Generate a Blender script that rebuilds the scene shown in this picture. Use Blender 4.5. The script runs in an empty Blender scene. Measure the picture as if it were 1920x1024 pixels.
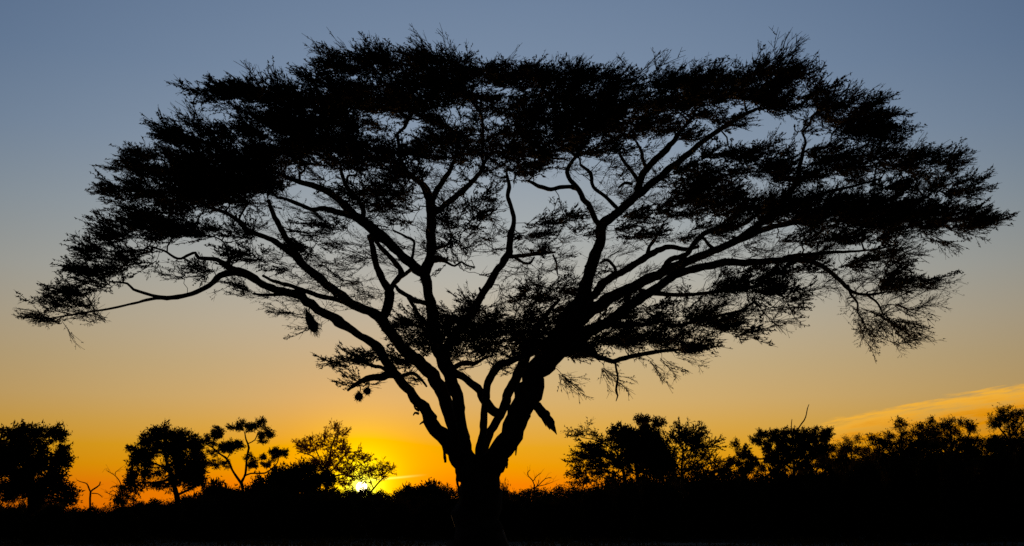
import bpy, math, random
import numpy as np

R = math.radians
rng = np.random.default_rng(7)
random.seed(7)
scene = bpy.context.scene
COL = scene.collection

# ------------------------------------------------------------------ camera
F = 2160.0                      # focal length in photo pixels (1920 wide)
HORIZON = 968.0                 # photo row of the true horizon
CAM_Z = 1.4
PITCH = math.atan((HORIZON - 512.0) / F)
cam_data = bpy.data.cameras.new('camera')
cam = bpy.data.objects.new('camera', cam_data)
COL.objects.link(cam)
cam.location = (0, 0, CAM_Z)
cam.rotation_euler = (math.pi / 2 + PITCH, 0, 0)
cam_data.sensor_width = 36.0
cam_data.lens = F / 1920.0 * 36.0
cam_data.clip_end = 20000.0
scene.camera = cam
CP, SP = math.cos(PITCH), math.sin(PITCH)


def ray(x, y):
    a = (np.asarray(x, float) - 960.0) / F
    b = (512.0 - np.asarray(y, float)) / F
    return np.stack([a, CP - b * SP, SP + b * CP], -1)


def P(x, y, Y):
    """photo pixel + ground distance -> world point"""
    d = ray(x, y)
    t = np.asarray(Y, float) / d[..., 1]
    p = d * t[..., None]
    p[..., 2] += CAM_Z
    return p


def px_m(Y):                     # metres per photo pixel at ground distance Y
    return np.asarray(Y, float) / F * 1.01


# ------------------------------------------------------------------ light
SUN_PX = (678.0, 914.0)
sd = ray(*SUN_PX)
sd = sd / np.linalg.norm(sd)
SUN_EL = math.asin(sd[2])
SUN_AZ = math.atan2(sd[0], sd[1])           # from +Y towards +X

world = bpy.data.worlds.new('World')
scene.world = world
world.use_nodes = True
nt = world.node_tree
nt.nodes.clear()


def lin(c):
    out = []
    for v in c:
        v /= 255.0
        out.append(v / 12.92 if v <= 0.04045 else ((v + 0.055) / 1.055) ** 2.4)
    return out


class NG:
    def __init__(s, tree):
        s.t = tree

    def put(s, sock, v):
        if hasattr(v, 'links'):
            s.t.links.new(v, sock)
        else:
            sock.default_value = v

    def m(s, op, a, b=0.0, c=0.0, clamp=False):
        n = s.t.nodes.new('ShaderNodeMath')
        n.operation = op
        n.use_clamp = clamp
        for i, v in enumerate((a, b, c)):
            s.put(n.inputs[i], v)
        return n.outputs[0]

    def mix(s, f, a, b, mode='MIX'):
        n = s.t.nodes.new('ShaderNodeMix')
        n.data_type = 'RGBA'
        n.blend_type = mode
        n.clamp_factor = True
        s.put(n.inputs[0], f)
        for i, v in ((6, a), (7, b)):
            if isinstance(v, (tuple, list)):
                n.inputs[i].default_value = tuple(v)[:3] + (1,)
            else:
                s.put(n.inputs[i], v)
        return n.outputs[2]

    def step(s, x, e0, e1):
        n = s.t.nodes.new('ShaderNodeMapRange')
        n.interpolation_type = 'SMOOTHSTEP'
        s.put(n.inputs[0], x)
        n.inputs[1].default_value = e0
        n.inputs[2].default_value = e1
        return n.outputs[0]

    def scale(s, col, f):
        n = s.t.nodes.new('ShaderNodeVectorMath')
        n.operation = 'SCALE'
        if isinstance(col, (tuple, list)):
            n.inputs[0].default_value = tuple(col)[:3]
        else:
            s.put(n.inputs[0], col)
        s.put(n.inputs['Scale'], f)
        return n.outputs[0]

    def add(s, a, b):
        n = s.t.nodes.new('ShaderNodeVectorMath')
        n.operation = 'ADD'
        s.put(n.inputs[0], a)
        s.put(n.inputs[1], b)
        return n.outputs[0]


g = NG(nt)
tc = nt.nodes.new('ShaderNodeTexCoord')
sep = nt.nodes.new('ShaderNodeSeparateXYZ')
nt.links.new(tc.outputs['Generated'], sep.inputs[0])
dx, dy, dz = sep.outputs
el = g.m('MULTIPLY', g.m('ARCSINE', dz), 180 / math.pi)          # elevation, degrees
az = g.m('MULTIPLY', g.m('ARCTAN2', dx, dy), 180 / math.pi)      # azimuth, degrees
fac = g.m('SQRT', g.m('DIVIDE', g.m('MAXIMUM', el, 0.0), 90.0))
ramp = nt.nodes.new('ShaderNodeValToRGB')
nt.links.new(fac, ramp.inputs[0])
SKY = [   # elevation, colour of the dusk sky above the sunset
    (0.0, (238, 104, 0)), (1.5, (240, 126, 0)), (2.4, (232, 152, 0)), (3.3, (227, 162, 26)),
    (4.4, (219, 169, 76)), (5.6, (211, 174, 110)), (7.3, (200, 175, 130)), (9.3, (190, 177, 152)),
    (11.5, (178, 176, 166)), (14.5, (160, 167, 170)), (18.0, (138, 153, 170)), (21.5, (121, 140, 164)),
    (25.0, (110, 130, 157)), (32.0, (70, 90, 120)), (45.0, (25, 35, 56)), (90.0, (5, 8, 15))]
els = ramp.color_ramp.elements
while len(els) > 1:
    els.remove(els[-1])
for i, (e, c) in enumerate(SKY):
    p = math.sqrt(e / 90.0)
    k = els[0] if i == 0 else els.new(p)
    k.position = p
    k.color = lin(c) + [1]
# the sky dims with the horizontal angle from the sunset
GLOW_AZ = R(-1.0)
hl = g.m('SQRT', g.m('ADD', g.m('MULTIPLY', dx, dx), g.m('MULTIPLY', dy, dy)))
ca = g.m('DIVIDE', g.m('ADD', g.m('MULTIPLY', dx, math.sin(GLOW_AZ)), g.m('MULTIPLY', dy, math.cos(GLOW_AZ))),
         g.m('MAXIMUM', hl, 1e-4))
fall = g.m('EXPONENT', g.m('MULTIPLY', g.m('SUBTRACT', 1.0, ca), -4.0))
fall = g.m('MULTIPLY_ADD', fall, 0.985, 0.015)
tint = nt.nodes.new('ShaderNodeCombineXYZ')
high = g.step(el, 8.0, 17.0)
for ch_, e_ in enumerate((0.35, 0.08, -0.22)):
    g.put(tint.inputs[ch_], g.m('POWER', fall, g.m('MULTIPLY_ADD', high, e_, 1.0)))
tm = nt.nodes.new('ShaderNodeVectorMath')
tm.operation = 'MULTIPLY'
nt.links.new(ramp.outputs[0], tm.inputs[0])
nt.links.new(tint.outputs[0], tm.inputs[1])
sky = tm.outputs[0]
# the physical sky of a sun that low, blended in
nish = nt.nodes.new('ShaderNodeTexSky')
nish.sky_type = 'NISHITA'
nish.sun_disc = False
nish.sun_elevation = SUN_EL
nish.sun_rotation = SUN_AZ
nish.altitude = 900.0
nish.air_density = 1.0
nish.dust_density = 1.0
sky = g.add(sky, g.scale(nish.outputs[0], 0.0025))
# glow round the sun
dot = nt.nodes.new('ShaderNodeVectorMath')
dot.operation = 'DOT_PRODUCT'
nt.links.new(tc.outputs['Generated'], dot.inputs[0])
dot.inputs[1].default_value = tuple(sd)
th = g.m('MULTIPLY', g.m('ARCCOSINE', g.m('MINIMUM', dot.outputs['Value'], 1.0)), 180 / math.pi)
glow = g.m('EXPONENT', g.m('DIVIDE', th, -2.0))
sky = g.add(sky, g.scale((1.1, 0.0, -0.12), glow))
glow2 = g.m('EXPONENT', g.m('DIVIDE', th, -1.0))
sky = g.add(sky, g.scale((0.0, 2.2, 0.0), glow2))
vmax = nt.nodes.new('ShaderNodeVectorMath')
vmax.operation = 'MAXIMUM'
nt.links.new(sky, vmax.inputs[0])
sky = vmax.outputs[0]
halo = g.m('EXPONENT', g.m('DIVIDE', th, -0.22))
sky = g.add(sky, g.scale((2.2, 1.8, 0.9), halo))
# thin clouds: a wispy bank right of the sunset, a streak beside the sun
nz = nt.nodes.new('ShaderNodeTexNoise')
nz.inputs['Scale'].default_value = 1.0
nz.inputs['Detail'].default_value = 6.0
nz.inputs['Roughness'].default_value = 0.62
cmb = nt.nodes.new('ShaderNodeCombineXYZ')
g.put(cmb.inputs[0], g.m('MULTIPLY', az, 0.42))
g.put(cmb.inputs[1], g.m('MULTIPLY', g.m('SUBTRACT', el, g.m('MULTIPLY', az, 0.14)), 3.4))
nt.links.new(cmb.outputs[0], nz.inputs['Vector'])
nv = nz.outputs[0]
edge = g.m('MULTIPLY_ADD', g.m('SQRT', g.m('MAXIMUM', g.m('SUBTRACT', az, 13.6), 0.0)), 0.76, 3.5)     # rising upper edge
edge = g.m('MINIMUM', edge, 7.0)
rel = g.m('SUBTRACT', edge, el)
rel = g.m('ADD', rel, g.m('MULTIPLY', g.m('SUBTRACT', nv, 0.5), 1.5))
bank = g.m('MULTIPLY', g.step(rel, 0.0, 0.35), g.step(rel, 5.0, 1.4))
bank = g.m('MULTIPLY', bank, g.m('MULTIPLY', g.step(az, 12.6, 15.2), g.step(az, 60.0, 30.0)))
bank = g.m('MULTIPLY', bank, g.m('MULTIPLY_ADD', nv, 2.8, -0.55, clamp=True))
sky = g.mix(g.m('MULTIPLY', bank, 1.0), sky, g.mix(g.step(rel, 0.3, 1.5), lin((240, 176, 60)), lin((222, 142, 4))))
st = g.m('SUBTRACT', el, g.m('MULTIPLY_ADD', g.m('SUBTRACT', az, -6.4), 0.10, 1.76))
st = g.m('EXPONENT', g.m('MULTIPLY', g.m('POWER', g.m('DIVIDE', st, 0.045), 2.0), -1.0))
st = g.m('MULTIPLY', st, g.m('MULTIPLY', g.step(az, -7.8, -6.9), g.step(az, -4.0, -5.6)))
sky = g.add(sky, g.scale((0.3, 0.3, 0.10), st))
# the sun itself
disc = g.step(th, 0.275, 0.235)
sky = g.add(sky, g.scale((14.0, 11.0, 6.0), disc))
# below the horizon (hidden by the ground)
sky = g.scale(sky, g.step(el, -1.2, -0.3))
bg = nt.nodes.new('ShaderNodeBackground')
bg.inputs['Strength'].default_value = 1.0
nt.links.new(sky, bg.inputs[0])
wo = nt.nodes.new('ShaderNodeOutputWorld')
nt.links.new(bg.outputs[0], wo.inputs[0])

sun_data = bpy.data.lights.new('sun', 'SUN')
sun_data.energy = 2.0
sun_data.angle = R(0.53)
sun_data.color = (1.0, 0.55, 0.2)
sun = bpy.data.objects.new('sun', sun_data)
COL.objects.link(sun)
sun.location = (-20, 100, 60)
from mathutils import Vector
sun.rotation_euler = Vector(tuple(sd)).to_track_quat('Z', 'Y').to_euler()

vs = scene.view_settings
vs.view_transform = 'Standard'
vs.look = 'None'
vs.exposure = 0.0
vs.gamma = 1.0
vs.use_curve_mapping = False
scene.cycles.max_bounces = 4
scene.cycles.use_denoising = False


# ------------------------------------------------------------------ materials
def mat_noise(name, c0, c1, scale, rough=0.9, bump=0.0, bscale=None, stretch=(1, 1, 1), trans=0.0, tcol=(0.22, 0.12, 0.015)):
    m = bpy.data.materials.new(name)
    m.use_nodes = True
    t = m.node_tree
    gg = NG(t)
    b = t.nodes['Principled BSDF']
    b.inputs['Roughness'].default_value = rough
    b.inputs['Specular IOR Level'].default_value = 0.03
    tcn = t.nodes.new('ShaderNodeTexCoord')
    mp = t.nodes.new('ShaderNodeMapping')
    mp.inputs['Scale'].default_value = stretch
    t.links.new(tcn.outputs['Object'], mp.inputs[0])
    n = t.nodes.new('ShaderNodeTexNoise')
    n.inputs['Scale'].default_value = scale
    n.inputs['Detail'].default_value = 5
    t.links.new(mp.outputs[0], n.inputs['Vector'])
    col = gg.mix(gg.step(n.outputs[0], 0.3, 0.7), c0, c1)
    t.links.new(col, b.inputs['Base Color'])
    if bump:
        n2 = t.nodes.new('ShaderNodeTexNoise')
        n2.inputs['Scale'].default_value = bscale or scale * 4
        n2.inputs['Detail'].default_value = 6
        t.links.new(mp.outputs[0], n2.inputs['Vector'])
        bp = t.nodes.new('ShaderNodeBump')
        bp.inputs['Strength'].default_value = bump
        bp.inputs['Distance'].default_value = 0.05
        t.links.new(n2.outputs[0], bp.inputs['Height'])
        t.links.new(bp.outputs[0], b.inputs['Normal'])
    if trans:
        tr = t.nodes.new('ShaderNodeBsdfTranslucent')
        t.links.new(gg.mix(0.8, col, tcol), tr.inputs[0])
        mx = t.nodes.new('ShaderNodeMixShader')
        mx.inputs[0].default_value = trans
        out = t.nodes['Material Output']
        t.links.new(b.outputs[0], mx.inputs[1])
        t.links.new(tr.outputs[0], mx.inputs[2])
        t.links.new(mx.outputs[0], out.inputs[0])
    return m


M = {
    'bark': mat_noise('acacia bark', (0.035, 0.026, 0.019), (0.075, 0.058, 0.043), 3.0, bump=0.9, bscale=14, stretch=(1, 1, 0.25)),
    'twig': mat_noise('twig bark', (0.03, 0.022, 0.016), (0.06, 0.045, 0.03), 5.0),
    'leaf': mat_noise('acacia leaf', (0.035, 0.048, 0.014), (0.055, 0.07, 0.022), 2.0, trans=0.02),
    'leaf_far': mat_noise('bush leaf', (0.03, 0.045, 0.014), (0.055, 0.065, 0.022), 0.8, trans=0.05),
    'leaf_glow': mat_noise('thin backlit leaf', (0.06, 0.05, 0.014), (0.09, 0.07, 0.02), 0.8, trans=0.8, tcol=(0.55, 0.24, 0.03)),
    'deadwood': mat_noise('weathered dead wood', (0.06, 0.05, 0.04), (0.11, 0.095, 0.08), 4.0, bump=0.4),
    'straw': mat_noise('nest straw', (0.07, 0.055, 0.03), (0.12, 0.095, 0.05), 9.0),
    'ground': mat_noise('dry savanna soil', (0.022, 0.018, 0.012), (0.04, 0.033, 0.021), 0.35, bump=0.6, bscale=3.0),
    'track': mat_noise('pale sand', (0.14, 0.115, 0.08), (0.20, 0.165, 0.12), 0.8, bump=0.5, bscale=6.0),
    'grass': mat_noise('dry grass', (0.03, 0.03, 0.012), (0.07, 0.06, 0.028), 0.6, trans=0.2),
}


# ------------------------------------------------------------------ mesh helpers
class MB:
    """collects vertices and faces (triangles / quads) for one mesh"""

    def __init__(s):
        s.v, s.q, s.t, s.n = [], [], [], 0

    def add(s, verts, quads=None, tris=None):
        verts = np.asarray(verts, np.float32).reshape(-1, 3)
        if quads is not None and len(quads):
            s.q.append(np.asarray(quads, np.int64).reshape(-1, 4) + s.n)
        if tris is not None and len(tris):
            s.t.append(np.asarray(tris, np.int64).reshape(-1, 3) + s.n)
        s.v.append(verts)
        s.n += len(verts)

    def mesh(s, name, mat, smooth=False, origin=None):
        me = bpy.data.meshes.new(name)
        v = np.concatenate(s.v) if s.v else np.zeros((0, 3), np.float32)
        if origin is not None:
            v = v - np.asarray(origin, np.float32)
        q = np.concatenate(s.q) if s.q else np.zeros((0, 4), np.int64)
        t = np.concatenate(s.t) if s.t else np.zeros((0, 3), np.int64)
        me.vertices.add(len(v))
        me.vertices.foreach_set('co', v.ravel())
        loops = np.concatenate([q.ravel(), t.ravel()]).astype(np.int32)
        me.loops.add(len(loops))
        me.loops.foreach_set('vertex_index', loops)
        nq, n3 = len(q), len(t)
        start = np.concatenate([np.arange(nq) * 4, nq * 4 + np.arange(n3) * 3]).astype(np.int32)
        me.polygons.add(nq + n3)
        me.polygons.foreach_set('loop_start', start)
        if smooth:
            me.polygons.foreach_set('use_smooth', np.ones(nq + n3, bool))
        me.update(calc_edges=True)
        me.materials.append(M[mat])
        return me

    def build(s, name, mat, parent=None, smooth=False, origin=None):
        me = s.mesh(name, mat, smooth, origin)
        o = bpy.data.objects.new(name, me)
        COL.objects.link(o)
        if parent is not None:
            o.parent = parent
        return o


def empty(name, loc, label, cat, group=None):
    o = bpy.data.objects.new(name, None)
    COL.objects.link(o)
    o.location = tuple(loc)
    o.empty_display_size = 0.3
    tag(o, label, cat, group)
    return o


def tag(o, label=None, cat=None, group=None, kind=None):
    for k, v in (('label', label), ('category', cat), ('group', group), ('kind', kind)):
        if v:
            o[k] = v
    return o


def catmull(pts, rad, step):
    pts = np.asarray(pts, float)
    rad = np.asarray(rad, float)
    if len(pts) == 2:
        n = max(2, int(np.linalg.norm(pts[1] - pts[0]) / step) + 1)
        u = np.linspace(0, 1, n)[:, None]
        return pts[0] + (pts[1] - pts[0]) * u, rad[0] + (rad[1] - rad[0]) * u[:, 0]
    ex = np.vstack([2 * pts[0] - pts[1], pts, 2 * pts[-1] - pts[-2]])
    out, orad = [], []
    for i in range(len(pts) - 1):
        p0, p1, p2, p3 = ex[i:i + 4]
        n = max(2, int(np.linalg.norm(p2 - p1) / step) + 1)
        for u in np.linspace(0, 1, n, endpoint=False):
            out.append(0.5 * ((2 * p1) + (-p0 + p2) * u + (2 * p0 - 5 * p1 + 4 * p2 - p3) * u * u + (-p0 + 3 * p1 - 3 * p2 + p3) * u ** 3))
            orad.append(rad[i] + (rad[i + 1] - rad[i]) * u)
    out.append(pts[-1])
    orad.append(rad[-1])
    return np.array(out), np.array(orad)


def tube(mb, pts, rad, sides=8, rough=0.0):
    """tapered tube with parallel-transported rings and a rough skin"""
    n = len(pts)
    tan = np.gradient(pts, axis=0)
    tan /= np.linalg.norm(tan, axis=1)[:, None] + 1e-9
    ref = np.array([0.13, 1.0, 0.21])
    u = np.cross(tan[0], ref)
    u /= np.linalg.norm(u)
    ang = np.linspace(0, 2 * math.pi, sides, endpoint=False)
    V = np.zeros((n, sides, 3))
    lump = 1 + rough * rng.normal(size=(n, sides))
    if rough and n > 3:
        flute = 1 + rough * 1.2 * np.sin(ang * 3 + rng.uniform(0, 6) + np.linspace(0, 2, n)[:, None])
        lump = (lump + np.roll(lump, 1, 1) + np.roll(lump, 1, 0)) / 3 * flute
    for i in range(n):
        u = u - tan[i] * np.dot(u, tan[i])
        u /= np.linalg.norm(u) + 1e-9
        w = np.cross(tan[i], u)
        V[i] = pts[i] + rad[i] * lump[i][:, None] * (np.cos(ang)[:, None] * u + np.sin(ang)[:, None] * w)
    i, j = np.meshgrid(np.arange(n - 1), np.arange(sides), indexing='ij')
    a = i * sides + j
    b = i * sides + (j + 1) % sides
    quads = np.stack([a, b, b + sides, a + sides], -1).reshape(-1, 4)
    verts = np.vstack([V.reshape(-1, 3), pts[0], pts[-1]])
    k = np.arange(sides)
    t0 = np.stack([np.full(sides, n * sides), (k + 1) % sides, k], -1)
    e = (n - 1) * sides
    t1 = np.stack([np.full(sides, n * sides + 1), e + k, e + (k + 1) % sides], -1)
    mb.add(verts, quads, np.vstack([t0, t1]))


def sticks(mb, A, B, ra, rb, bend=None):
    """many thin three-sided sticks at once, bent once in the middle when bend is given"""
    A, B = np.asarray(A, float), np.asarray(B, float)
    n = len(A)
    if n == 0:
        return
    ra = np.broadcast_to(ra, n)
    rb = np.broadcast_to(rb, n)
    L = np.linalg.norm(B - A, axis=1)
    Mid = (A + B) / 2 + rng.normal(size=(n, 3)) * (L * (bend or 0))[:, None]
    d = (B - A) / (L[:, None] + 1e-9)
    ref = np.where(np.abs(d[:, 2:3]) > 0.8, np.array([[1.0, 0, 0]]), np.array([[0, 0, 1.0]]))
    u = np.cross(d, ref)
    u /= np.linalg.norm(u, axis=1)[:, None]
    w = np.cross(d, u)
    rings = []
    ends = ((A, ra), (B, rb)) if bend is None else ((A, ra), (Mid, (ra + rb) / 2), (B, rb))
    for p, r in ends:
        for k in range(3):
            a = k * 2 * math.pi / 3
            rings.append(p + r[:, None] * (math.cos(a) * u + math.sin(a) * w))
    V = np.stack(rings, 1)                       # n,6 or 9,3
    nv3 = V.shape[1]
    f = []
    for s_ in range(len(ends) - 1):
        for k in range(3):
            f.append([s_ * 3 + k, s_ * 3 + (k + 1) % 3, s_ * 3 + 3 + (k + 1) % 3, s_ * 3 + 3 + k])
    f = np.array(f)
    Q = (f[None] + (np.arange(n) * nv3)[:, None, None]).reshape(-1, 4)
    mb.add(V.reshape(-1, 3), Q)


# ------------------------------------------------------------------ spray templates
def leaf_quads(c, d, size, r_):
    """small leaf faces centred on c, lying roughly along d"""
    n = len(c)
    u = d + r_.normal(size=(n, 3)) * 0.7
    u /= np.linalg.norm(u, axis=1)[:, None]
    w = np.cross(u, r_.normal(size=(n, 3)))
    w /= np.linalg.norm(w, axis=1)[:, None] + 1e-9
    s_ = size * r_.uniform(0.6, 1.3, n)[:, None]
    V = np.stack([c - u * s_ * 0.5 - w * s_ * 0.22, c - u * s_ * 0.4 + w * s_ * 0.3, c + u * s_ * 0.6], 1)
    return V.reshape(-1, 3), np.arange(n * 3).reshape(-1, 3)


def make_spray(seed, nside, leaf, nleaf, twig_r, flat=0.2, spread=0.75, bare=0.1, hug=0.014):
    """a slender acacia spray sweeping along +X, unit length: thin twigs closely set with tiny leaves"""
    r_ = np.random.default_rng(seed)
    tw, lf = MB(), MB()
    n = 4
    axis = np.zeros((n, 3))
    axis[:, 0] = np.linspace(0, 1, n)
    axis[1:, 1:] = np.cumsum(r_.normal(size=(n - 1, 2)) * [0.06, 0.045], 0)
    axis[:, 2] += 0.10 * axis[:, 0] ** 2
    sticks(tw, axis[:-1], axis[1:], np.linspace(twig_r, twig_r * 0.6, n - 1), np.linspace(twig_r * 0.9, twig_r * 0.4, n - 1))
    segs = [(axis[i], axis[i + 1], 1.0) for i in range(n - 1)]
    for k in range(nside):
        t = r_.uniform(0.05, 0.85)
        i = min(int(t * (n - 1)), n - 2)
        p = axis[i] + (axis[i + 1] - axis[i]) * (t * (n - 1) - i)
        a = (1 if k % 2 else -1) * r_.uniform(0.3, 1.0) * spread
        L = r_.uniform(0.28, 0.58) * (1.15 - 0.55 * t)
        d = np.array([math.cos(a), math.sin(a), r_.normal() * flat + 0.1])
        q = p + d * L
        sticks(tw, [p], [q], twig_r * 0.65, twig_r * 0.4)
        segs.append((p, q, 1.0))
        if r_.random() < 0.55:
            m_ = p + d * L * r_.uniform(0.3, 0.6)
            d2 = d + r_.normal(size=3) * [0.3, 0.5, 0.35]
            q2 = m_ + d2 / np.linalg.norm(d2) * L * 0.5
            sticks(tw, [m_], [q2], twig_r * 0.5, twig_r * 0.35)
            segs.append((m_, q2, 0.6))
    S = np.array([s_[0] for s_ in segs])
    E = np.array([s_[1] for s_ in segs])
    wt = np.linalg.norm(E - S, axis=1)
    ix = r_.choice(len(S), nleaf, p=wt / wt.sum())
    t = r_.random(nleaf)[:, None]
    c = S[ix] + (E[ix] - S[ix]) * t + r_.normal(size=(nleaf, 3)) * hug
    keep = r_.random(nleaf) > bare
    v, q = leaf_quads(c[keep], (E - S)[ix][keep] / (np.linalg.norm((E - S)[ix][keep], axis=1)[:, None] + 1e-9), leaf, r_)
    lf.add(v, None, q)
    return (np.concatenate(lf.v), np.concatenate(lf.t), np.concatenate(tw.v), np.concatenate(tw.q))


def make_clump(seed, nleaf, leaf, twig_r, flat=0.6):
    """a rounded broad-leaved clump, unit radius about 0.5, growing along +X"""
    r_ = np.random.default_rng(seed)
    tw, lf = MB(), MB()
    nb = 5
    d = r_.normal(size=(nb, 3)) * [0.5, 1, 0.7] + [0.7, 0, 0.2]
    d /= np.linalg.norm(d, axis=1)[:, None]
    e = d * r_.uniform(0.35, 0.62, nb)[:, None] + [0.1, 0, 0]
    sticks(tw, np.zeros((nb, 3)), e, twig_r, twig_r * 0.4)
    ix = r_.integers(0, nb, nleaf)
    t = r_.uniform(0.25, 1.15, nleaf)[:, None]
    c = e[ix] * t + r_.normal(size=(nleaf, 3)) * [0.13, 0.13, 0.13 * flat]
    v, q = leaf_quads(c, d[ix], leaf, r_)
    lf.add(v, None, q)
    return (np.concatenate(lf.v), np.concatenate(lf.t), np.concatenate(tw.v), np.concatenate(tw.q))


ACACIA = [make_spray(100 + i, 8, 0.09, 64, 0.011) for i in range(10)]
ACACIA_THIN = [make_spray(150 + i, 7, 0.07, 36, 0.010, bare=0.2, spread=0.9) for i in range(8)]
ACACIA_LACE = [make_spray(190 + i, 7, 0.055, 24, 0.0075, bare=0.1, spread=1.1, flat=0.35) for i in range(8)]
ACACIA_BARE = [make_spray(170 + i, 4, 0.055, 16, 0.012, spread=0.7, bare=0.2) for i in range(5)]
BROAD = [make_clump(200 + i, 60, 0.22, 0.012) for i in range(8)]
FINE = [make_clump(230 + i, 56, 0.15, 0.012) for i in range(8)]
AIRY = [make_spray(290 + i, 8, 0.13, 70, 0.009, flat=0.45, spread=1.0, bare=0.0, hug=0.02) for i in range(8)]
SPIKY = [make_spray(260 + i, 7, 0.12, 46, 0.02, flat=0.4) for i in range(6)]


def place(leaf_mb, twig_mb, templates, pos, direc, size, roll=0.5):
    """stamp randomly chosen templates along directions"""
    n = len(pos)
    if n == 0:
        return
    x = direc / (np.linalg.norm(direc, axis=1)[:, None] + 1e-9)
    up = np.tile([0, 0, 1.0], (n, 1)) + rng.normal(size=(n, 3)) * roll
    y = np.cross(up, x)
    y /= np.linalg.norm(y, axis=1)[:, None] + 1e-9
    z = np.cross(x, y)
    Rm = np.stack([x, y, z], 1) * size[:, None, None]       # rows are axes
    which = rng.integers(0, len(templates), n)
    for k, (lv, lq, tv, tq) in enumerate(templates):
        s_ = np.where(which == k)[0]
        if len(s_) == 0:
            continue
        for mb, v, q in ((leaf_mb, lv, lq), (twig_mb, tv, tq)):
            V = np.einsum('vi,nij->nvj', v, Rm[s_]) + pos[s_][:, None]
            Q = (q[None] + (np.arange(len(s_)) * len(v))[:, None, None]).reshape(-1, q.shape[1])
            mb.add(V.reshape(-1, 3), Q if q.shape[1] == 4 else None, Q if q.shape[1] == 3 else None)


# ------------------------------------------------------------------ ground
def ground_z(x, y):
    x, y = np.asarray(x, float), np.asarray(y, float)
    z = 0.45 * np.exp(-(((x + 1) / 5.0) ** 2 + ((y - 28) / 5.0) ** 2))      # low rise the acacia stands on
    near = np.clip(1 - np.hypot(x, y - 20) / 90, 0, 1)
    z = z + near * (0.06 * np.sin(x * 0.7 + 1) * np.cos(y * 0.5) + 0.05 * np.sin(x * 0.23 + y * 0.31))
    return z


def build_ground():
    rr = np.concatenate([np.linspace(0, 60, 61), np.geomspace(64, 9000, 40)])
    na = 160
    a = np.linspace(0, 2 * math.pi, na, endpoint=False)
    X = rr[:, None] * np.sin(a)
    Y = 20 + rr[:, None] * np.cos(a)
    Z = ground_z(X, Y)
    v = np.stack([X, Y, Z], -1).reshape(-1, 3)
    i, j = np.meshgrid(np.arange(len(rr) - 1), np.arange(na), indexing='ij')
    A = i * na + j
    B = i * na + (j + 1) % na
    mb = MB()
    mb.add(v, np.stack([A, A + na, B + na, B], -1).reshape(-1, 4))
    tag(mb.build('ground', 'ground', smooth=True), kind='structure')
    # a pale sandy track crossing the grassland
    xs = np.linspace(-40, 110, 151)
    yc = 58 + 5 * np.sin(xs * 0.05) - 0.05 * xs
    mb = MB()
    rows = []
    for off in np.linspace(-1.6, 1.6, 7):
        yy = yc + off + 0.25 * np.sin(xs * 1.3 + off * 3)
        rows.append(np.stack([xs, yy, ground_z(xs, yy) + 0.012 - 0.004 * abs(off)], -1))
    v = np.array(rows)
    n = len(xs)
    i, j = np.meshgrid(np.arange(6), np.arange(n - 1), indexing='ij')
    A = i * n + j
    mb.add(v.reshape(-1, 3), np.stack([A, A + 1, A + n + 1, A + n], -1).reshape(-1, 4))
    tag(mb.build('track', 'track', smooth=True), kind='structure')


build_ground()


# ------------------------------------------------------------------ tree builder
class Skeleton:
    """limbs traced in photo pixels, each point given its own distance"""

    def __init__(s, D, base_px=None):
        s.D = D
        s.px, s.dep, s.pos, s.rad = [], [], [], []
        s.paths = []

    def limb(s, pts, dend=0.0, d0=None):
        pts = np.array([(p + (4,))[:3] if len(p) < 3 else p for p in pts], float)
        if d0 is None:
            if s.px:
                allpx = np.concatenate(s.px)
                i = np.argmin(((allpx - pts[0, :2]) ** 2).sum(1))
                d0 = np.concatenate(s.dep)[i]
            else:
                d0 = 0.0
        L = np.concatenate([[0], np.cumsum(np.hypot(*np.diff(pts[:, :2], axis=0).T))])
        u = L / max(L[-1], 1e-6)
        dep = d0 + (dend - d0) * u ** 0.9
        pos = P(pts[:, 0], pts[:, 1], s.D + dep)
        rad = pts[:, 2] / 2 * px_m(s.D + dep)
        cp, cr = catmull(pos, rad, 0.12 * s.D / 28)
        if len(cp) > 6:
            k_ = rng.normal(size=cp.shape)
            k_ = (k_ + np.roll(k_, 1, 0)) * 0.5 * (cr * 0.16)[:, None]
            k_[0] = k_[-1] = 0
            cp = cp + k_
            cr = cr * (1 + 0.04 * rng.normal(size=len(cr)))
            for b_ in rng.integers(2, len(cr) - 2, len(cr) // 14 if s.paths else 0):
                cr[b_ - 1:b_ + 2] *= np.array([1.04, 1.09, 1.04])
        s.paths.append((cp, cr))
        # store sampled nodes
        dd = cp[:, 1] - s.D
        q = cp - [0, 0, CAM_Z]
        t = q[:, 1] * CP + q[:, 2] * SP
        s.px.append(np.stack([960 + F * q[:, 0] / t, 512 - F * (q[:, 2] * CP - q[:, 1] * SP) / t], -1))
        s.dep.append(dd)
        s.pos.append(cp)
        s.rad.append(cr)


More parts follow.
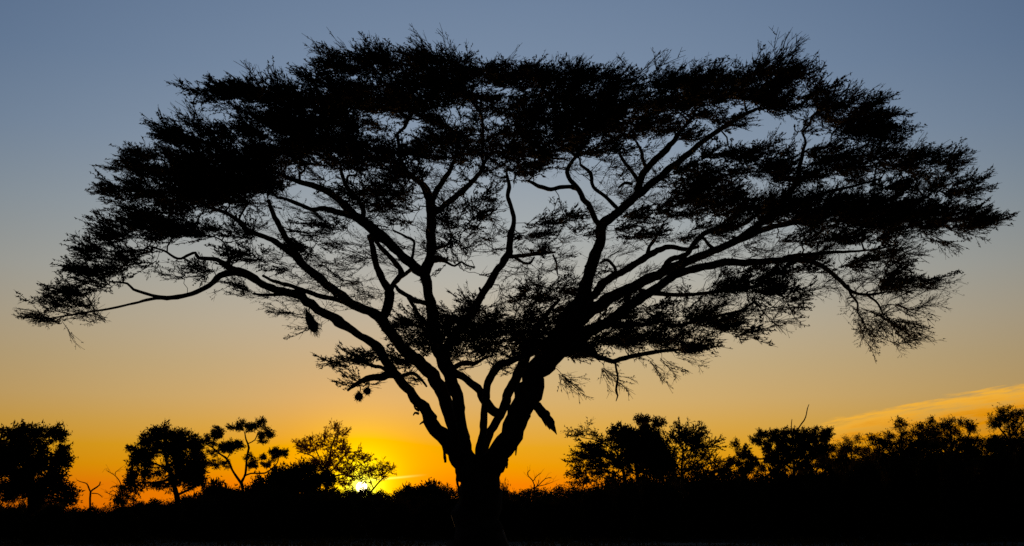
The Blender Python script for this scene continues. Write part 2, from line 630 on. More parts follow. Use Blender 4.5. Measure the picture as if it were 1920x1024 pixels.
def grow(sk, pads, spacing, dz_scale=1.0, dens_scale=1.0, shrink=(14, 8), gap=(70, 24)):
    """sample targets in the pads, join them to the nearest wood, return nodes, parents, radii, pad ids"""
    base = np.concatenate(sk.pos)
    basepx = np.concatenate(sk.px)
    basedep = np.concatenate(sk.dep)
    root = base[0]
    T, pid, pdep = [], [], []
    m = px_m(sk.D)
    for k, pd in enumerate(pads):
        cx, cy, rx, ry, dens = pd[:5]
        i = np.argmin(((basepx - [cx, cy]) ** 2).sum(1))
        dc = basedep[i] + rng.uniform(-1, 1) * 0.8 * dz_scale * rx * m
        if len(pd) > 5 and pd[5] is not None:
            dc = pd[5]
        rx2, ry2 = max(rx - shrink[0], 5), max(ry - shrink[1], 3)
        dzr = max(rx * m * dz_scale, 0.3)
        vol = (rx2 * m * 2) * (ry2 * m * 2 + spacing * 0.4) * math.pi / 4
        n = max(2, int(dens * dens_scale * vol / spacing ** 2))
        n0 = int(n * 1.5) + 2
        r_ = np.sqrt(rng.random(n0))
        a = rng.uniform(0, 2 * math.pi, n0)
        ph = rng.uniform(0, 6.28, 3)
        edge_ = 1 + 0.10 * np.sin(3 * a + ph[0]) + 0.08 * np.sin(5 * a + ph[1]) + 0.06 * np.sin(9 * a + ph[2])
        x = cx + rx2 * r_ * edge_ * np.cos(a)
        y = cy + ry2 * r_ * edge_ * np.sin(a) + 0.10 * ry * (r_ * np.cos(a)) ** 2
        # airy gaps, long and flat
        gx, gy = 2 * math.pi / gap[0], 2 * math.pi / gap[1]
        nz_ = np.sin(x * gx + 2.1 * np.sin(y * gy * 0.5)) + np.sin(y * gy + 1.3 * np.sin(x * gx * 0.7)) + 0.7 * np.sin((x * gx + y * gy) * 1.7 + 1) + 0.35 * rng.normal(size=n0)
        pick = np.argsort(-nz_ - 0.02 * rng.normal(size=n0))[:n] if dens < 2.6 else np.arange(n0)[:n]
        n = len(pick)
        r_, a, x, y = r_[pick], a[pick], x[pick], y[pick]
        d = dc + dzr * rng.uniform(-1, 1, n) * np.sqrt(1 - r_ ** 2 * 0.8)
        T.append(P(x, y, sk.D + d))
        pid += [k] * n
        pdep += [dc] * n
    T = np.concatenate(T)
    pid = np.array(pid)
    W = np.array([1.0, 0.6, 1.15])
    # order by distance to wood
    nb = len(base)
    d0 = np.array([(((base - t) * W) ** 2).sum(1).min() for t in T])
    order = np.argsort(d0)
    nodes = np.vstack([base, T[order]])
    pid = pid[order]
    cost = np.zeros(len(nodes))
    cost[:nb] = 0.0
    parent = np.full(len(nodes), -1)
    for k in range(len(order)):
        i = nb + k
        d = np.sqrt((((nodes[:i] - nodes[i]) * W) ** 2).sum(1)) + 0.35 * cost[:i]
        j = int(np.argmin(d))
        parent[i] = j
        cost[i] = d[j] if j >= nb else d[j]
    cnt = np.ones(len(nodes))
    for i in range(len(nodes) - 1, nb - 1, -1):
        if parent[i] >= nb:
            cnt[parent[i]] += cnt[i]
    return nodes, parent, cnt, pid, nb


def build_tree(name, sk, pads, templates, label, cat='tree', group=None, spacing=0.5, spray=0.7, per=2, dz=1.0,
               dens=1.0, leaf_mat='leaf_far', bark='twig', up=0.25, limb_names=None, shrink=(14, 8), sides=8,
               rough=0.05, split=False, wood=0.006, outward=0.6, special=None, gap=(70, 24), jit=(0.45, 0.28), roll=0.5, axw=0.45):
    rootp = sk.paths[0][0][0].copy()
    root = empty(name, rootp, label, cat, group)
    for k, (cp, cr) in enumerate(sk.paths):
        mb = MB()
        tube(mb, cp, cr, sides, rough)
        nm = 'trunk' if k == 0 else (limb_names[k] if limb_names and k in limb_names else 'limb')
        mb.build(nm, bark, root, smooth=True, origin=rootp)
    nodes, parent, cnt, pid, nb = grow(sk, pads, spacing, dz, dens, shrink, gap)
    rad = wood * 0.55 + wood * 0.62 * np.sqrt(cnt)
    allrad = np.concatenate(sk.rad)
    lace_ids = [i for i in range(len(pads)) if len(pads[i]) > 6 and pads[i][6] == 'lace']
    groups = [[i] for i in range(len(pads)) if i not in lace_ids] + ([lace_ids] if lace_ids else []) if split else [list(range(len(pads)))]
    for gset in groups:
        idx = nb + np.where(np.isin(pid, gset))[0]
        if len(idx) == 0:
            continue
        par = parent[idx]
        A, B = nodes[par], nodes[idx]
        ra = np.where(par < nb, np.minimum(rad[idx] * 1.25, allrad[np.minimum(par, nb - 1)] + 0.004), np.minimum(rad[np.maximum(par, nb)], rad[idx] * 1.35))
        lf, tw, br = MB(), MB(), MB()
        # wandering branchlets: three pieces each
        L = np.linalg.norm(B - A, axis=1)[:, None]
        j1 = A + (B - A) * 0.33 + rng.normal(size=A.shape) * L * 0.07 + [0, 0, 0.0]
        j2 = A + (B - A) * 0.68 + rng.normal(size=A.shape) * L * 0.07
        r1, r2 = ra * 0.66 + rad[idx] * 0.33, ra * 0.33 + rad[idx] * 0.66
        sticks(br, A, j1, ra, r1)
        sticks(br, j1, j2, r1, r2)
        sticks(br, j2, B, r2, rad[idx])
        for gk in gset:
            sel = nb + np.where(pid == gk)[0]
            if len(sel) == 0:
                continue
            pd = pads[gk]
            tset = templates
            u_ = up
            sz = spray
            if len(pd) > 6 and special:
                tset, u_, sz = special[pd[6]]
            n = len(sel) * per
            s_ = np.repeat(sel, per)
            gd = nodes[s_] - nodes[parent[s_]]
            gd /= np.linalg.norm(gd, axis=1)[:, None] + 1e-9
            cen = nodes[sel].mean(0)
            rd = nodes[s_] - cen
            rd /= np.linalg.norm(rd, axis=1)[:, None] + 1e-6
            ax = nodes[s_] - [rootp[0], rootp[1], 0]
            ax[:, 2] = 0
            ax /= np.linalg.norm(ax, axis=1)[:, None] + 1e-6
            dr = gd * 0.4 + rd * [0.7, 0.7, 0.35] * outward + ax * axw + rng.normal(size=(n, 3)) * [jit[0], jit[0], jit[1]] + [0, 0, u_]
            size = sz * rng.uniform(0.65, 1.25, n)
            pos = nodes[s_] + rng.normal(size=(n, 3)) * 0.04 * sz
            place(lf, tw, tset, pos, dr, size, roll)
        if split:
            f = lf.build('foliage', leaf_mat, root, origin=rootp)
            tag(f, kind='stuff')
            tw.n and br.add(np.concatenate(tw.v), np.concatenate(tw.q))
            b = br.build('twigs', bark, f)
            b.data.transform(__import__('mathutils').Matrix.Translation(Vector(tuple(-rootp))))
            tag(b, kind='stuff')
        else:
            tw.n and br.add(np.concatenate(tw.v), np.concatenate(tw.q))
            br.build('branches', bark, root, origin=rootp)
            tag(lf.build('crown', leaf_mat, root, origin=rootp), kind='stuff')
    return root


# ------------------------------------------------------------------ the acacia
TD = 28.0
sk = Skeleton(TD)
LN = {}


def limb(pts, dend, d0=None, nm=None):
    if nm:
        LN[len(sk.paths)] = nm
    sk.limb(pts, dend, d0)


limb([(894, 1056, 118), (895, 1030, 100), (897, 990, 86), (899, 950, 78), (899, 920, 74), (898, 898, 72), (897, 882, 52)], 0, 0)
# left limbs
limb([(890, 905, 48), (873, 872, 38), (847, 836, 31), (818, 802, 26), (806, 784, 27), (794, 764, 21), (762, 727, 18), (735, 692, 17), (712, 658, 18),
      (701, 642, 17), (676, 630, 13), (655, 615, 15), (620, 594, 16), (583, 571, 17), (560, 553, 16), (530, 547, 14), (500, 537, 14), (473, 520, 15), (447, 510, 16),
      (413, 517, 12), (397, 533, 10), (360, 550, 9), (313, 559, 9), (283, 553, 6), (250, 543, 5), (238, 532, 4), (205, 528, 3)], -2.6)
limb([(313, 559, 7), (283, 561, 5), (250, 569, 4.5), (200, 580, 4), (160, 586, 3.5), (125, 592, 3), (90, 597, 2)], -3.0)
limb([(447, 510, 13), (430, 503, 13), (407, 487, 9), (373, 484, 7), (367, 474, 5), (350, 480, 5), (333, 485, 5), (307, 470, 4), (280, 462, 3)], -1.0)
limb([(432, 505, 6), (430, 497, 6), (427, 473, 4), (420, 455, 3)], -2.0)
limb([(547, 550, 6), (520, 553, 6), (495, 553, 5), (475, 550, 4)], -1.8)
limb([(888, 895, 40), (868, 845, 27), (852, 800, 24), (838, 762, 23), (822, 722, 23), (803, 693, 26), (770, 666, 23), (747, 645, 20), (729, 618, 20),
      (708, 593, 21), (690, 583, 16), (668, 574, 17), (640, 555, 16), (600, 523, 16), (562, 490, 15), (550, 470, 13), (530, 437, 11), (512, 402, 9), (503, 375, 7)], 2.2)
limb([(560, 490, 11), (543, 473, 11), (510, 450, 10), (467, 433, 9), (447, 413, 8), (417, 397, 7), (385, 388, 5)], 1.0)
limb([(665, 577, 9), (638, 564, 9), (593, 553, 9), (550, 538, 8), (513, 527, 6), (493, 517, 5)], 3.2)
limb([(710, 596, 18), (724, 585, 19), (730, 550, 19), (718, 527, 14), (707, 500, 12), (698, 460, 11), (692, 440, 10)], 0.4)
limb([(730, 548, 11), (741, 527, 10), (753, 510, 10), (738, 490, 9), (720, 470, 8), (703, 450, 7), (698, 440, 6)], 1.6)
limb([(741, 530, 9), (758, 515, 8), (778, 500, 7)], -0.6)
limb([(892, 897, 36), (875, 845, 21), (865, 795, 20), (855, 742, 21), (845, 712, 24), (830, 676, 28), (818, 645, 22), (812, 610, 21), (809, 577, 21), (803, 547, 18),
      (797, 522, 20), (801, 500, 21), (807, 470, 17), (808, 427, 18), (807, 393, 19), (803, 365, 17), (790, 345, 12), (770, 330, 9), (752, 300, 7), (745, 250, 6)], -0.8)
limb([(806, 388, 13), (816, 362, 12), (832, 338, 10), (848, 312, 8), (858, 270, 6)], 0.6)
limb([(797, 514, 20), (780, 502, 19), (750, 473, 17), (722, 448, 18), (692, 424, 20), (660, 399, 17), (633, 372, 14), (600, 352, 12), (562, 341, 10), (530, 328, 7)], -3.0)
limb([(692, 424, 16), (662, 405, 14), (635, 399, 12), (607, 391, 10), (583, 393, 8), (548, 378, 7), (520, 370, 5)], -2.0)
limb([(683, 415, 11), (679, 386, 9), (663, 366, 8), (648, 347, 7), (641, 325, 7), (637, 305, 5)], -3.5)
limb([(649, 348, 5), (653, 330, 5), (667, 328, 4), (670, 318, 3)], -4.0)
limb([(810, 400, 12), (820, 396, 11), (840, 379, 11), (868, 358, 11), (890, 335, 9), (903, 318, 8), (915, 290, 6)], 2.6)
limb([(812, 573, 9), (797, 569, 9), (773, 560, 9), (750, 546, 8), (741, 536, 6)], 0.6)
limb([(806, 615, 8), (792, 600, 8), (775, 575, 7), (765, 558, 6)], -1.6)
limb([(772, 485, 6), (775, 470, 5), (776, 452, 5), (762, 445, 5), (752, 439, 4), (737, 432, 4)], -1.5)
limb([(808, 468, 7), (830, 463, 6), (842, 455, 5), (848, 440, 4)], -1.8)
limb([(806, 490, 12), (825, 487, 10), (838, 492, 5), (852, 499, 4), (865, 491, 4), (874, 498, 3), (890, 501, 3)], -2.0)
# slim limb leaning right through the middle
limb([(835, 690, 18), (834, 658, 17), (857, 623, 17), (883, 590, 17), (903, 557, 14), (923, 521, 13), (946, 488, 14), (955, 470, 14), (957, 440, 12),
      (963, 420, 9), (960, 393, 8), (953, 370, 8), (955, 348, 8), (950, 325, 5)], 2.4)
limb([(904, 553, 6), (899, 540, 4)], 1.5)
limb([(950, 480, 9), (973, 480, 8), (1000, 477, 7), (1040, 473, 4)], 3.4)
limb([(965, 482, 7), (977, 490, 5), (993, 494, 5), (1002, 482, 3)], 1.2)
limb([(1037, 478, 4), (1043, 492, 4), (1045, 513, 3)], 3.0)
limb([(847, 693, 10), (866, 682, 10), (890, 681, 8), (906, 672, 5), (925, 666, 4)], -1.6)
# right limbs
limb([(900, 897, 30), (898, 864, 16), (901, 830, 13), (906, 807, 14), (908, 770, 13), (912, 745, 13), (913, 723, 13), (925, 697, 16), (944, 681, 15), (969, 674, 12), (1000, 662, 11), (1030, 640, 7)], -2.2)
limb([(903, 897, 30), (906, 864, 16), (914, 823, 14), (929, 793, 15), (945, 765, 17), (955, 735, 17), (972, 701, 19), (983, 678, 19), (997, 645, 17), (1008, 615, 14), (1028, 585, 8), (1050, 562, 5)], 1.8)
limb([(940, 778, 18), (926, 772, 18), (907, 748, 15), (895, 728, 15), (874, 711, 13), (858, 702, 14), (843, 690, 13)], -0.6, 0.2)
limb([(905, 905, 54), (920, 878, 46), (939, 844, 40), (960, 808, 40), (978, 770, 42), (992, 735, 44), (1010, 698, 42), (1032, 666, 44), (1056, 630, 42), (1072, 600, 36), (1085, 573, 28),
      (1095, 545, 25), (1104, 518, 22), (1117, 477, 21), (1127, 441, 20), (1131, 422, 21), (1150, 406, 16), (1188, 373, 16), (1212, 352, 14), (1245, 325, 13), (1280, 297, 11), (1323, 263, 10), (1357, 238, 9), (1393, 217, 8), (1425, 202, 5)], -2.6)
limb([(1128, 425, 12), (1117, 413, 11), (1107, 390, 11), (1094, 372, 11), (1086, 357, 10), (1070, 338, 9), (1063, 323, 8), (1070, 306, 7), (1085, 290, 5)], -1.4)
limb([(1086, 357, 9), (1070, 350, 8), (1050, 352, 8), (1033, 355, 8), (1010, 349, 8), (990, 339, 6)], -0.2)
limb([(1195, 368, 14), (1201, 337, 13), (1226, 303, 13), (1257, 273, 11), (1275, 247, 8), (1300, 220, 5)], -0.4)
limb([(1160, 395, 8), (1135, 368, 7), (1112, 350, 7), (1107, 325, 7), (1088, 309, 5)], -2.4)
limb([(1198, 345, 9), (1190, 329, 8), (1173, 307, 7), (1162, 290, 6)], -2.4)
limb([(1217, 315, 8), (1207, 306, 7), (1203, 285, 6), (1195, 270, 5)], 0.4)
limb([(1185, 345, 6), (1172, 343, 6), (1160, 352, 4)], -2.0)
limb([(1080, 600, 22), (1103, 565, 17), (1133, 530, 15), (1160, 513, 14), (1187, 497, 13), (1207, 484, 12), (1233, 470, 12), (1257, 463, 10), (1285, 468, 8), (1310, 462, 6)], 3.0)
limb([(1212, 482, 8), (1218, 462, 7), (1228, 448, 6), (1245, 420, 4)], 2.4)
limb([(1155, 515, 6), (1152, 500, 6), (1140, 488, 6), (1130, 490, 5), (1125, 494, 4)], 1.0)
limb([(1060, 625, 36), (1095, 592, 28), (1150, 556, 21), (1207, 528, 19), (1240, 512, 18), (1270, 498, 16), (1313, 480, 15), (1347, 467, 14), (1380, 451, 14), (1405, 440, 14), (1440, 428, 11), (1500, 415, 9), (1570, 400, 8), (1650, 388, 6), (1740, 370, 4)], 1.4)
limb([(1240, 513, 12), (1252, 494, 12), (1262, 484, 10), (1285, 478, 10), (1308, 450, 10), (1330, 434, 9), (1380, 427, 8), (1430, 395, 6)], 3.0)
limb([(1300, 455, 6), (1317, 446, 6), (1328, 458, 6), (1340, 468, 6)], 2.2)
limb([(1380, 451, 11), (1412, 430, 12), (1440, 408, 12), (1472, 374, 11), (1493, 340, 10), (1500, 305, 8), (1510, 270, 5)], 0.0)
limb([(1455, 392, 8), (1507, 373, 7), (1563, 357, 6), (1597, 350, 5), (1650, 335, 4)], -1.5)
limb([(1040, 660, 34), (1090, 630, 26), (1142, 602, 19), (1175, 576, 18), (1223, 546, 17), (1273, 512, 16), (1320, 500, 15), (1363, 491, 14), (1413, 492, 13), (1463, 487, 12), (1493, 485, 11), (1530, 493, 9), (1553, 507, 9), (1580, 530, 8), (1600, 548, 6), (1630, 552, 5), (1660, 548, 4)], -2.6)
limb([(1470, 484, 8), (1490, 479, 7), (1527, 477, 7), (1565, 473, 6), (1620, 470, 4), (1680, 460, 3)], -1.4)
limb([(1590, 535, 5), (1594, 550, 5), (1608, 568, 4), (1608, 585, 3), (1620, 605, 3)], -3.0)
limb([(1625, 552, 5), (1645, 568, 4), (1655, 588, 3)], -3.4)
limb([(1075, 645, 22), (1107, 658, 14), (1123, 670, 10), (1150, 677, 9), (1173, 671, 9), (1223, 661, 8), (1257, 657, 6), (1290, 655, 4)], -3.2)
limb([(1150, 612, 12), (1207, 609, 8), (1240, 603, 8), (1273, 611, 7), (1307, 600, 6), (1345, 592, 5), (1387, 583, 5), (1413, 567, 4)], -4.0)
limb([(1200, 545, 10), (1260, 553, 8), (1320, 550, 6), (1380, 540, 5), (1430, 535, 4)], -3.8)
limb([(1154, 677, 4), (1155, 690, 4), (1158, 708, 4), (1155, 733, 4), (1158, 742, 3), (1155, 752, 1.5)], -3.2, None, 'dead_twig')
limb([(583, 571, 3), (579, 582, 2.5), (582, 592, 2)], -1.7, None, 'nest_twig')
limb([(690, 711, 3), (692, 720, 2), (689, 729, 1.6)], -1.6, None, 'nest_twig')
limb([(672, 719, 3), (676, 728, 2), (674, 738, 1.6)], -1.7, None, 'nest_twig')
# low left branch, broken stub, hanging bark
limb([(745, 702, 14), (728, 704, 15), (709, 708, 14), (688, 711, 11), (668, 720, 8), (652, 732, 5)], -2.0)
limb([(740, 700, 8), (715, 690, 7), (690, 684, 6), (665, 672, 4)], -2.6)
limb([(755, 705, 8), (775, 700, 7), (790, 712, 5), (800, 725, 4)], -1.2)
limb([(985, 752, 12), (1000, 760, 11), (1006, 763, 18), (1012, 769, 18), (1019, 777, 20), (1026, 785, 17), (1032, 794, 15), (1038, 804, 8), (1044, 815, 1)], -0.6, -0.3, 'broken_stub')
limb([(1012, 768, 7), (1017, 782, 6), (1021, 792, 4), (1024, 800, 1)], -0.7, -0.5, 'splinter')
limb([(1022, 782, 6), (1027, 797, 5), (1031, 806, 1)], -0.4, -0.4, 'splinter')
limb([(1005, 764, 5), (1008, 757, 3), (1013, 760, 1)], -0.4, -0.4, 'splinter')
limb([(829, 832, 4), (833, 846, 5), (834, 858, 6), (835, 867, 4)], -0.3, -0.2, 'bark_strip')
limb([(969, 828, 4), (968, 840, 4), (967, 854, 2)], -0.3, -0.2, 'bark_strip')
limb([(950, 860, 4), (951, 870, 4), (950, 878, 3)], -0.3, -0.2, 'bark_strip')
limb([(858, 880, 4), (857, 900, 5), (861, 920, 4), (863, 930, 2)], -0.5, -0.4, 'bark_strip')
limb([(786, 770, 5), (779, 766, 4), (776, 760, 2)], -0.5, -0.4, 'snag')
limb([(785, 776, 5), (778, 774, 4), (775, 779, 2)], -0.5, -0.4, 'snag')
limb([(798, 790, 5), (792, 792, 4), (787, 796, 2)], -0.5, -0.4, 'snag')
limb([(1000, 757, 3), (1005, 751, 3), (1009, 757, 2)], -0.5, -0.4, 'snag')

PADS = [
    # top layer
    (490, 170, 122, 25, 2.3), (610, 150, 55, 28, 2.0), (690, 118, 105, 32, 2.4), (820, 116, 115, 34, 2.6), (945, 116, 105, 30, 1.9), (1090, 146, 110, 26, 2.0),
    (1230, 136, 100, 27, 2.0), (1340, 132, 85, 26, 2.0), (1445, 118, 85, 36, 1.9), (1515, 160, 55, 36, 1.4), (1585, 212, 100, 48, 1.8),
    (1605, 255, 92, 32, 2.2), (1735, 308, 108, 36, 2.0), (1785, 355, 85, 32, 1.8), (1775, 410, 112, 36, 2.3), (1850, 410, 40, 22, 1.6), (1620, 402, 150, 42, 2.5),
    (1480, 400, 110, 36, 2.2), (1325, 380, 110, 46, 2.3), (1262, 345, 80, 36, 1.4), (1400, 312, 110, 36, 1.3), (1540, 322, 105, 36, 1.7), (1660, 350, 80, 26, 1.6),
    (1350, 172, 120, 28, 1.7), (1455, 188, 75, 28, 1.3), (1345, 228, 70, 32, 0.8), (1290, 215, 80, 28, 1.2), (1510, 240, 50, 30, 1.0), (1430, 285, 80, 22, 0.8),
    (1170, 225, 110, 46, 2.2), (1050, 235, 112, 50, 2.6), (972, 185, 95, 40, 2.3), (1005, 138, 90, 30, 2.1), (930, 255, 110, 42, 2.0), (1000, 325, 75, 20, 1.6), (1090, 290, 70, 26, 1.3), (1150, 285, 60, 22, 1.2),
    (800, 172, 125, 42, 2.4), (680, 180, 110, 42, 2.4), (600, 225, 115, 42, 2.4), (690, 300, 110, 40, 2.2), (830, 285, 90, 40, 2.0), (890, 290, 70, 30, 1.6), (790, 225, 80, 22, 1.6), (780, 330, 70, 34, 1.9),
    # left shoulder
    (385, 258, 110, 36, 2.0), (325, 310, 122, 42, 2.4), (440, 325, 125, 58, 3.2), (400, 372, 110, 34, 2.4), (285, 358, 98, 32, 2.0), (555, 290, 90, 40, 1.9), (520, 345, 60, 34, 1.8), (470, 225, 60, 24, 0.9), (440, 200, 60, 22, 0.6, None, 'thin'),
    (265, 428, 105, 28, 1.2), (230, 470, 90, 24, 1.3), (190, 512, 95, 28, 1.5), (140, 574, 92, 22, 1.1), (157, 553, 48, 14, 3.5), (98, 600, 55, 20, 1.0, None, 'thin'), (150, 598, 85, 18, 0.9, None, 'thin'),
    (345, 432, 100, 26, 1.4), (425, 440, 90, 28, 1.2), (480, 480, 70, 26, 1.3), (605, 425, 55, 36, 1.1), (395, 507, 50, 14, 3.2), (345, 520, 40, 14, 0.8, None, 'thin'), (468, 545, 42, 12, 1.6),
    (545, 585, 40, 14, 0.7, None, 'thin'), (600, 612, 28, 18, 1.0, None, 'thin'), (560, 455, 70, 30, 1.0), (620, 500, 60, 30, 0.9, None, 'thin'),
    # middle
    (700, 365, 80, 36, 1.1), (745, 372, 70, 36, 1.7), (890, 372, 55, 30, 1.0), (870, 415, 70, 34, 1.5), (650, 460, 55, 28, 1.0, None, 'thin'), (665, 525, 60, 30, 0.9, None, 'thin'), (600, 340, 50, 20, 0.9, None, 'thin'),
    (740, 430, 50, 24, 0.8, None, 'thin'), (840, 462, 60, 22, 1.0), (832, 487, 32, 12, 2.6), (890, 505, 60, 28, 0.6, None, 'thin'), (905, 445, 55, 28, 0.8, None, 'thin'),
    (995, 440, 70, 28, 1.2), (1065, 408, 65, 26, 1.2), (1025, 470, 65, 14, 1.6), (1060, 480, 60, 20, 0.6, None, 'thin'), (1035, 545, 95, 24, 1.7), (1085, 522, 50, 14, 2.0), (985, 525, 40, 20, 0.9, None, 'thin'),
    (885, 582, 80, 15, 2.0), (780, 618, 60, 34, 1.9), (895, 628, 115, 26, 2.5), (1005, 598, 80, 26, 1.3), (975, 648, 110, 28, 2.6), (1080, 655, 75, 28, 2.2), (1150, 575, 60, 26, 1.2), (950, 612, 75, 22, 1.8),
    (692, 680, 62, 20, 2.3), (672, 720, 46, 16, 1.9), (770, 675, 50, 32, 2.0), (790, 715, 30, 18, 1.0, None, 'thin'), (905, 690, 70, 22, 1.1, None, 'thin'), (965, 695, 55, 18, 1.0, None, 'thin'),
    # lower right
    (1195, 640, 100, 26, 1.8), (1275, 655, 52, 22, 3.0), (1180, 600, 80, 26, 1.3), (1290, 598, 95, 32, 1.2), (1240, 675, 70, 14, 0.7, None, 'hang'), (1380, 626, 48, 15, 2.6), (1430, 585, 60, 26, 0.9, None, 'thin'),
    (1430, 540, 75, 28, 1.8), (1340, 545, 75, 28, 1.5), (1470, 510, 80, 22, 1.3), (1560, 452, 95, 22, 1.5), (1625, 485, 85, 24, 1.1), (1715, 478, 40, 18, 0.8, None, 'thin'),
    (1690, 530, 82, 24, 1.6), (1670, 540, 50, 18, 2.2), (1640, 595, 62, 28, 0.7, None, 'hang'), (1695, 575, 45, 26, 0.7, None, 'hang'), (1580, 530, 70, 20, 0.8, None, 'thin'), (1760, 448, 60, 14, 0.8, None, 'hang'),
    (1050, 702, 36, 20, 0.9, None, 'hang'), (1130, 690, 45, 10, 0.8, None, 'hang'), (1200, 440, 60, 30, 1.4), (1240, 400, 55, 30, 1.5), (1150, 440, 40, 30, 0.9), (1290, 450, 50, 20, 0.9), (1225, 575, 60, 20, 1.3),
    (1160, 365, 40, 20, 0.7, None, 'thin'), (1170, 330, 50, 18, 0.6, None, 'thin'), (1410, 460, 60, 14, 1.0, None, 'thin'),
    # the stepped lower left tiers
    (310, 402, 105, 24, 1.5), (300, 440, 110, 24, 1.2), (210, 452, 90, 20, 1.2), (240, 490, 110, 20, 1.2), (170, 538, 95, 18, 1.0), (118, 588, 82, 18, 0.9, None, 'thin'), (92, 604, 50, 16, 0.9, None, 'thin'),
    # the solid heart of the upper crown
    (930, 318, 60, 22, 1.9), (965, 302, 80, 24, 2.2), (850, 240, 70, 26, 1.9), (720, 238, 60, 20, 1.5), (1080, 275, 80, 26, 2.0), (1290, 178, 90, 26, 1.9), (1405, 190, 70, 22, 1.5), (900, 165, 80, 28, 1.9), (955, 332, 46, 18, 1.8),
    # leaf layers round the forks of the limbs
    (930, 662, 90, 22, 1.8), (862, 662, 60, 24, 1.5), (1000, 626, 80, 26, 1.9), (912, 600, 70, 18, 1.4), (1020, 560, 80, 18, 1.4), (800, 662, 40, 26, 1.4), (980, 575, 60, 18, 1.2), (720, 672, 50, 18, 1.4), (655, 690, 40, 14, 1.4),
    # the drooping right edge
    (1735, 528, 52, 18, 1.4), (1640, 605, 80, 26, 1.0, None, 'hang'), (1600, 572, 60, 24, 0.8, None, 'hang'), (1700, 596, 44, 20, 0.8, None, 'hang'), (1480, 560, 60, 24, 1.1), (1450, 602, 50, 18, 0.9, None, 'thin'), (1590, 500, 70, 20, 1.0), (1690, 495, 60, 18, 1.1),
    # finer foliage filling the middle of the crown
    (640, 420, 60, 30, 0.8, None, 'thin'), (700, 480, 55, 36, 0.8, None, 'thin'), (775, 400, 45, 36, 1.1), (760, 465, 40, 24, 0.8, None, 'thin'), (590, 470, 60, 24, 0.9), (540, 505, 50, 20, 0.9), (585, 520, 60, 18, 0.8, None, 'thin'),
    (640, 540, 50, 20, 0.7, None, 'thin'), (700, 560, 36, 20, 0.5, None, 'thin'), (885, 340, 60, 20, 1.0), (930, 470, 46, 24, 0.8, None, 'thin'), (880, 480, 46, 24, 0.8, None, 'thin'), (915, 400, 40, 30, 0.8, None, 'thin'),
    (1000, 420, 80, 20, 1.1), (1085, 440, 46, 28, 0.9), (1000, 500, 60, 24, 0.7, None, 'thin'), (960, 562, 60, 20, 0.9), (870, 604, 75, 24, 1.7), (830, 645, 64, 32, 1.9), (765, 645, 42, 28, 1.6), (1040, 578, 75, 24, 1.6),
    (1180, 400, 60, 28, 1.3), (1320, 432, 70, 24, 1.5), (1385, 412, 70, 28, 1.6), (1300, 322, 80, 28, 1.3), (1350, 290, 80, 24, 1.1), (1455, 332, 70, 28, 1.4), (1485, 288, 70, 24, 1.2), (1560, 290, 80, 24, 1.5), (1640, 300, 80, 28, 1.5),
    (1250, 258, 80, 24, 1.1), (1230, 195, 90, 28, 1.8), (1480, 452, 80, 18, 1.1), (1540, 482, 80, 20, 1.0), (1650, 450, 70, 20, 1.2), (1705, 436, 60, 20, 1.4), (1400, 512, 60, 20, 1.1), (1300, 640, 50, 18, 0.8), (1340, 612, 70, 24, 1.0),
    (1120, 600, 50, 24, 1.2), (1140, 636, 70, 26, 2.0), (880, 140, 100, 30, 2.0), (560, 190, 80, 26, 1.8), (520, 250, 90, 30, 2.2), (620, 270, 90, 30, 2.2), (990, 290, 90, 26, 1.8), (900, 215, 60, 26, 1.1), (1090, 190, 100, 34, 2.0), (1420, 150, 80, 24, 1.8), (1530, 200, 70, 26, 1.6),
    # twig tips standing out of the top
    (690, 98, 110, 22, 0.35, None, 'bare'), (830, 95, 110, 20, 0.45, None, 'bare'), (970, 105, 90, 18, 0.4, None, 'bare'), (1110, 130, 110, 16, 0.4, None, 'bare'), (1250, 118, 110, 16, 0.4, None, 'bare'),
    (1450, 100, 80, 24, 0.5, None, 'bare'), (490, 158, 100, 16, 0.35, None, 'bare'), (350, 250, 90, 26, 0.4, None, 'bare'), (1600, 185, 90, 30, 0.4, None, 'bare'), (1770, 300, 100, 30, 0.4, None, 'bare'),
]
PADS = [((p[0] - 12 if p[0] > 1650 else p[0]), p[1] + (9 if 600 < p[0] < 900 and p[1] < 140 else 20 if p[1] < 140 else 12 if p[1] < 190 else 0)) + tuple(p[2:]) for p in PADS]
# a fine lace of twigs round the limbs in the middle and lower crown, with open windows of sky
WINDOWS = [(855, 530, 48, 46), (1010, 370, 62, 26), (700, 625, 70, 34), (1215, 480, 30, 18), (780, 560, 24, 34), (600, 660, 90, 40), (330, 520, 70, 26), (930, 400, 26, 22), (360, 590, 120, 36), (755, 248, 26, 14), (1425, 238, 36, 20), (640, 345, 40, 22)]
lace_rng = np.random.default_rng(21)
lace_px = np.concatenate([q for q, (cp, cr) in zip(sk.px, sk.paths)])
lace_px = lace_px[(lace_px[:, 1] > 330) & (lace_px[:, 1] < 660) & (lace_px[:, 0] > 480)]
LACE = []
for _ in range(900):
    q = lace_px[lace_rng.integers(len(lace_px))] + lace_rng.normal(size=2) * [34, 20] + [0, -8]
    if any(((q[0] - w[0]) / (w[2] + 30)) ** 2 + ((q[1] - w[1]) / (w[3] + 14)) ** 2 < 1 for w in WINDOWS) or q[1] > 665:
        continue
    if any(((q[0] - l[0]) / 44) ** 2 + ((q[1] - l[1]) / 22) ** 2 < 1 for l in LACE):
        continue
    LACE.append((q[0], q[1], 56, 26, 0.66, None, 'lace'))
PADS += LACE
SPECIAL = {'lace': (ACACIA_LACE, 0.1, 0.72), 'thin': (ACACIA_THIN, 0.12, 0.7), 'hang': (ACACIA_THIN, -0.75, 0.75), 'bare': (ACACIA_BARE, 0.5, 0.75)}
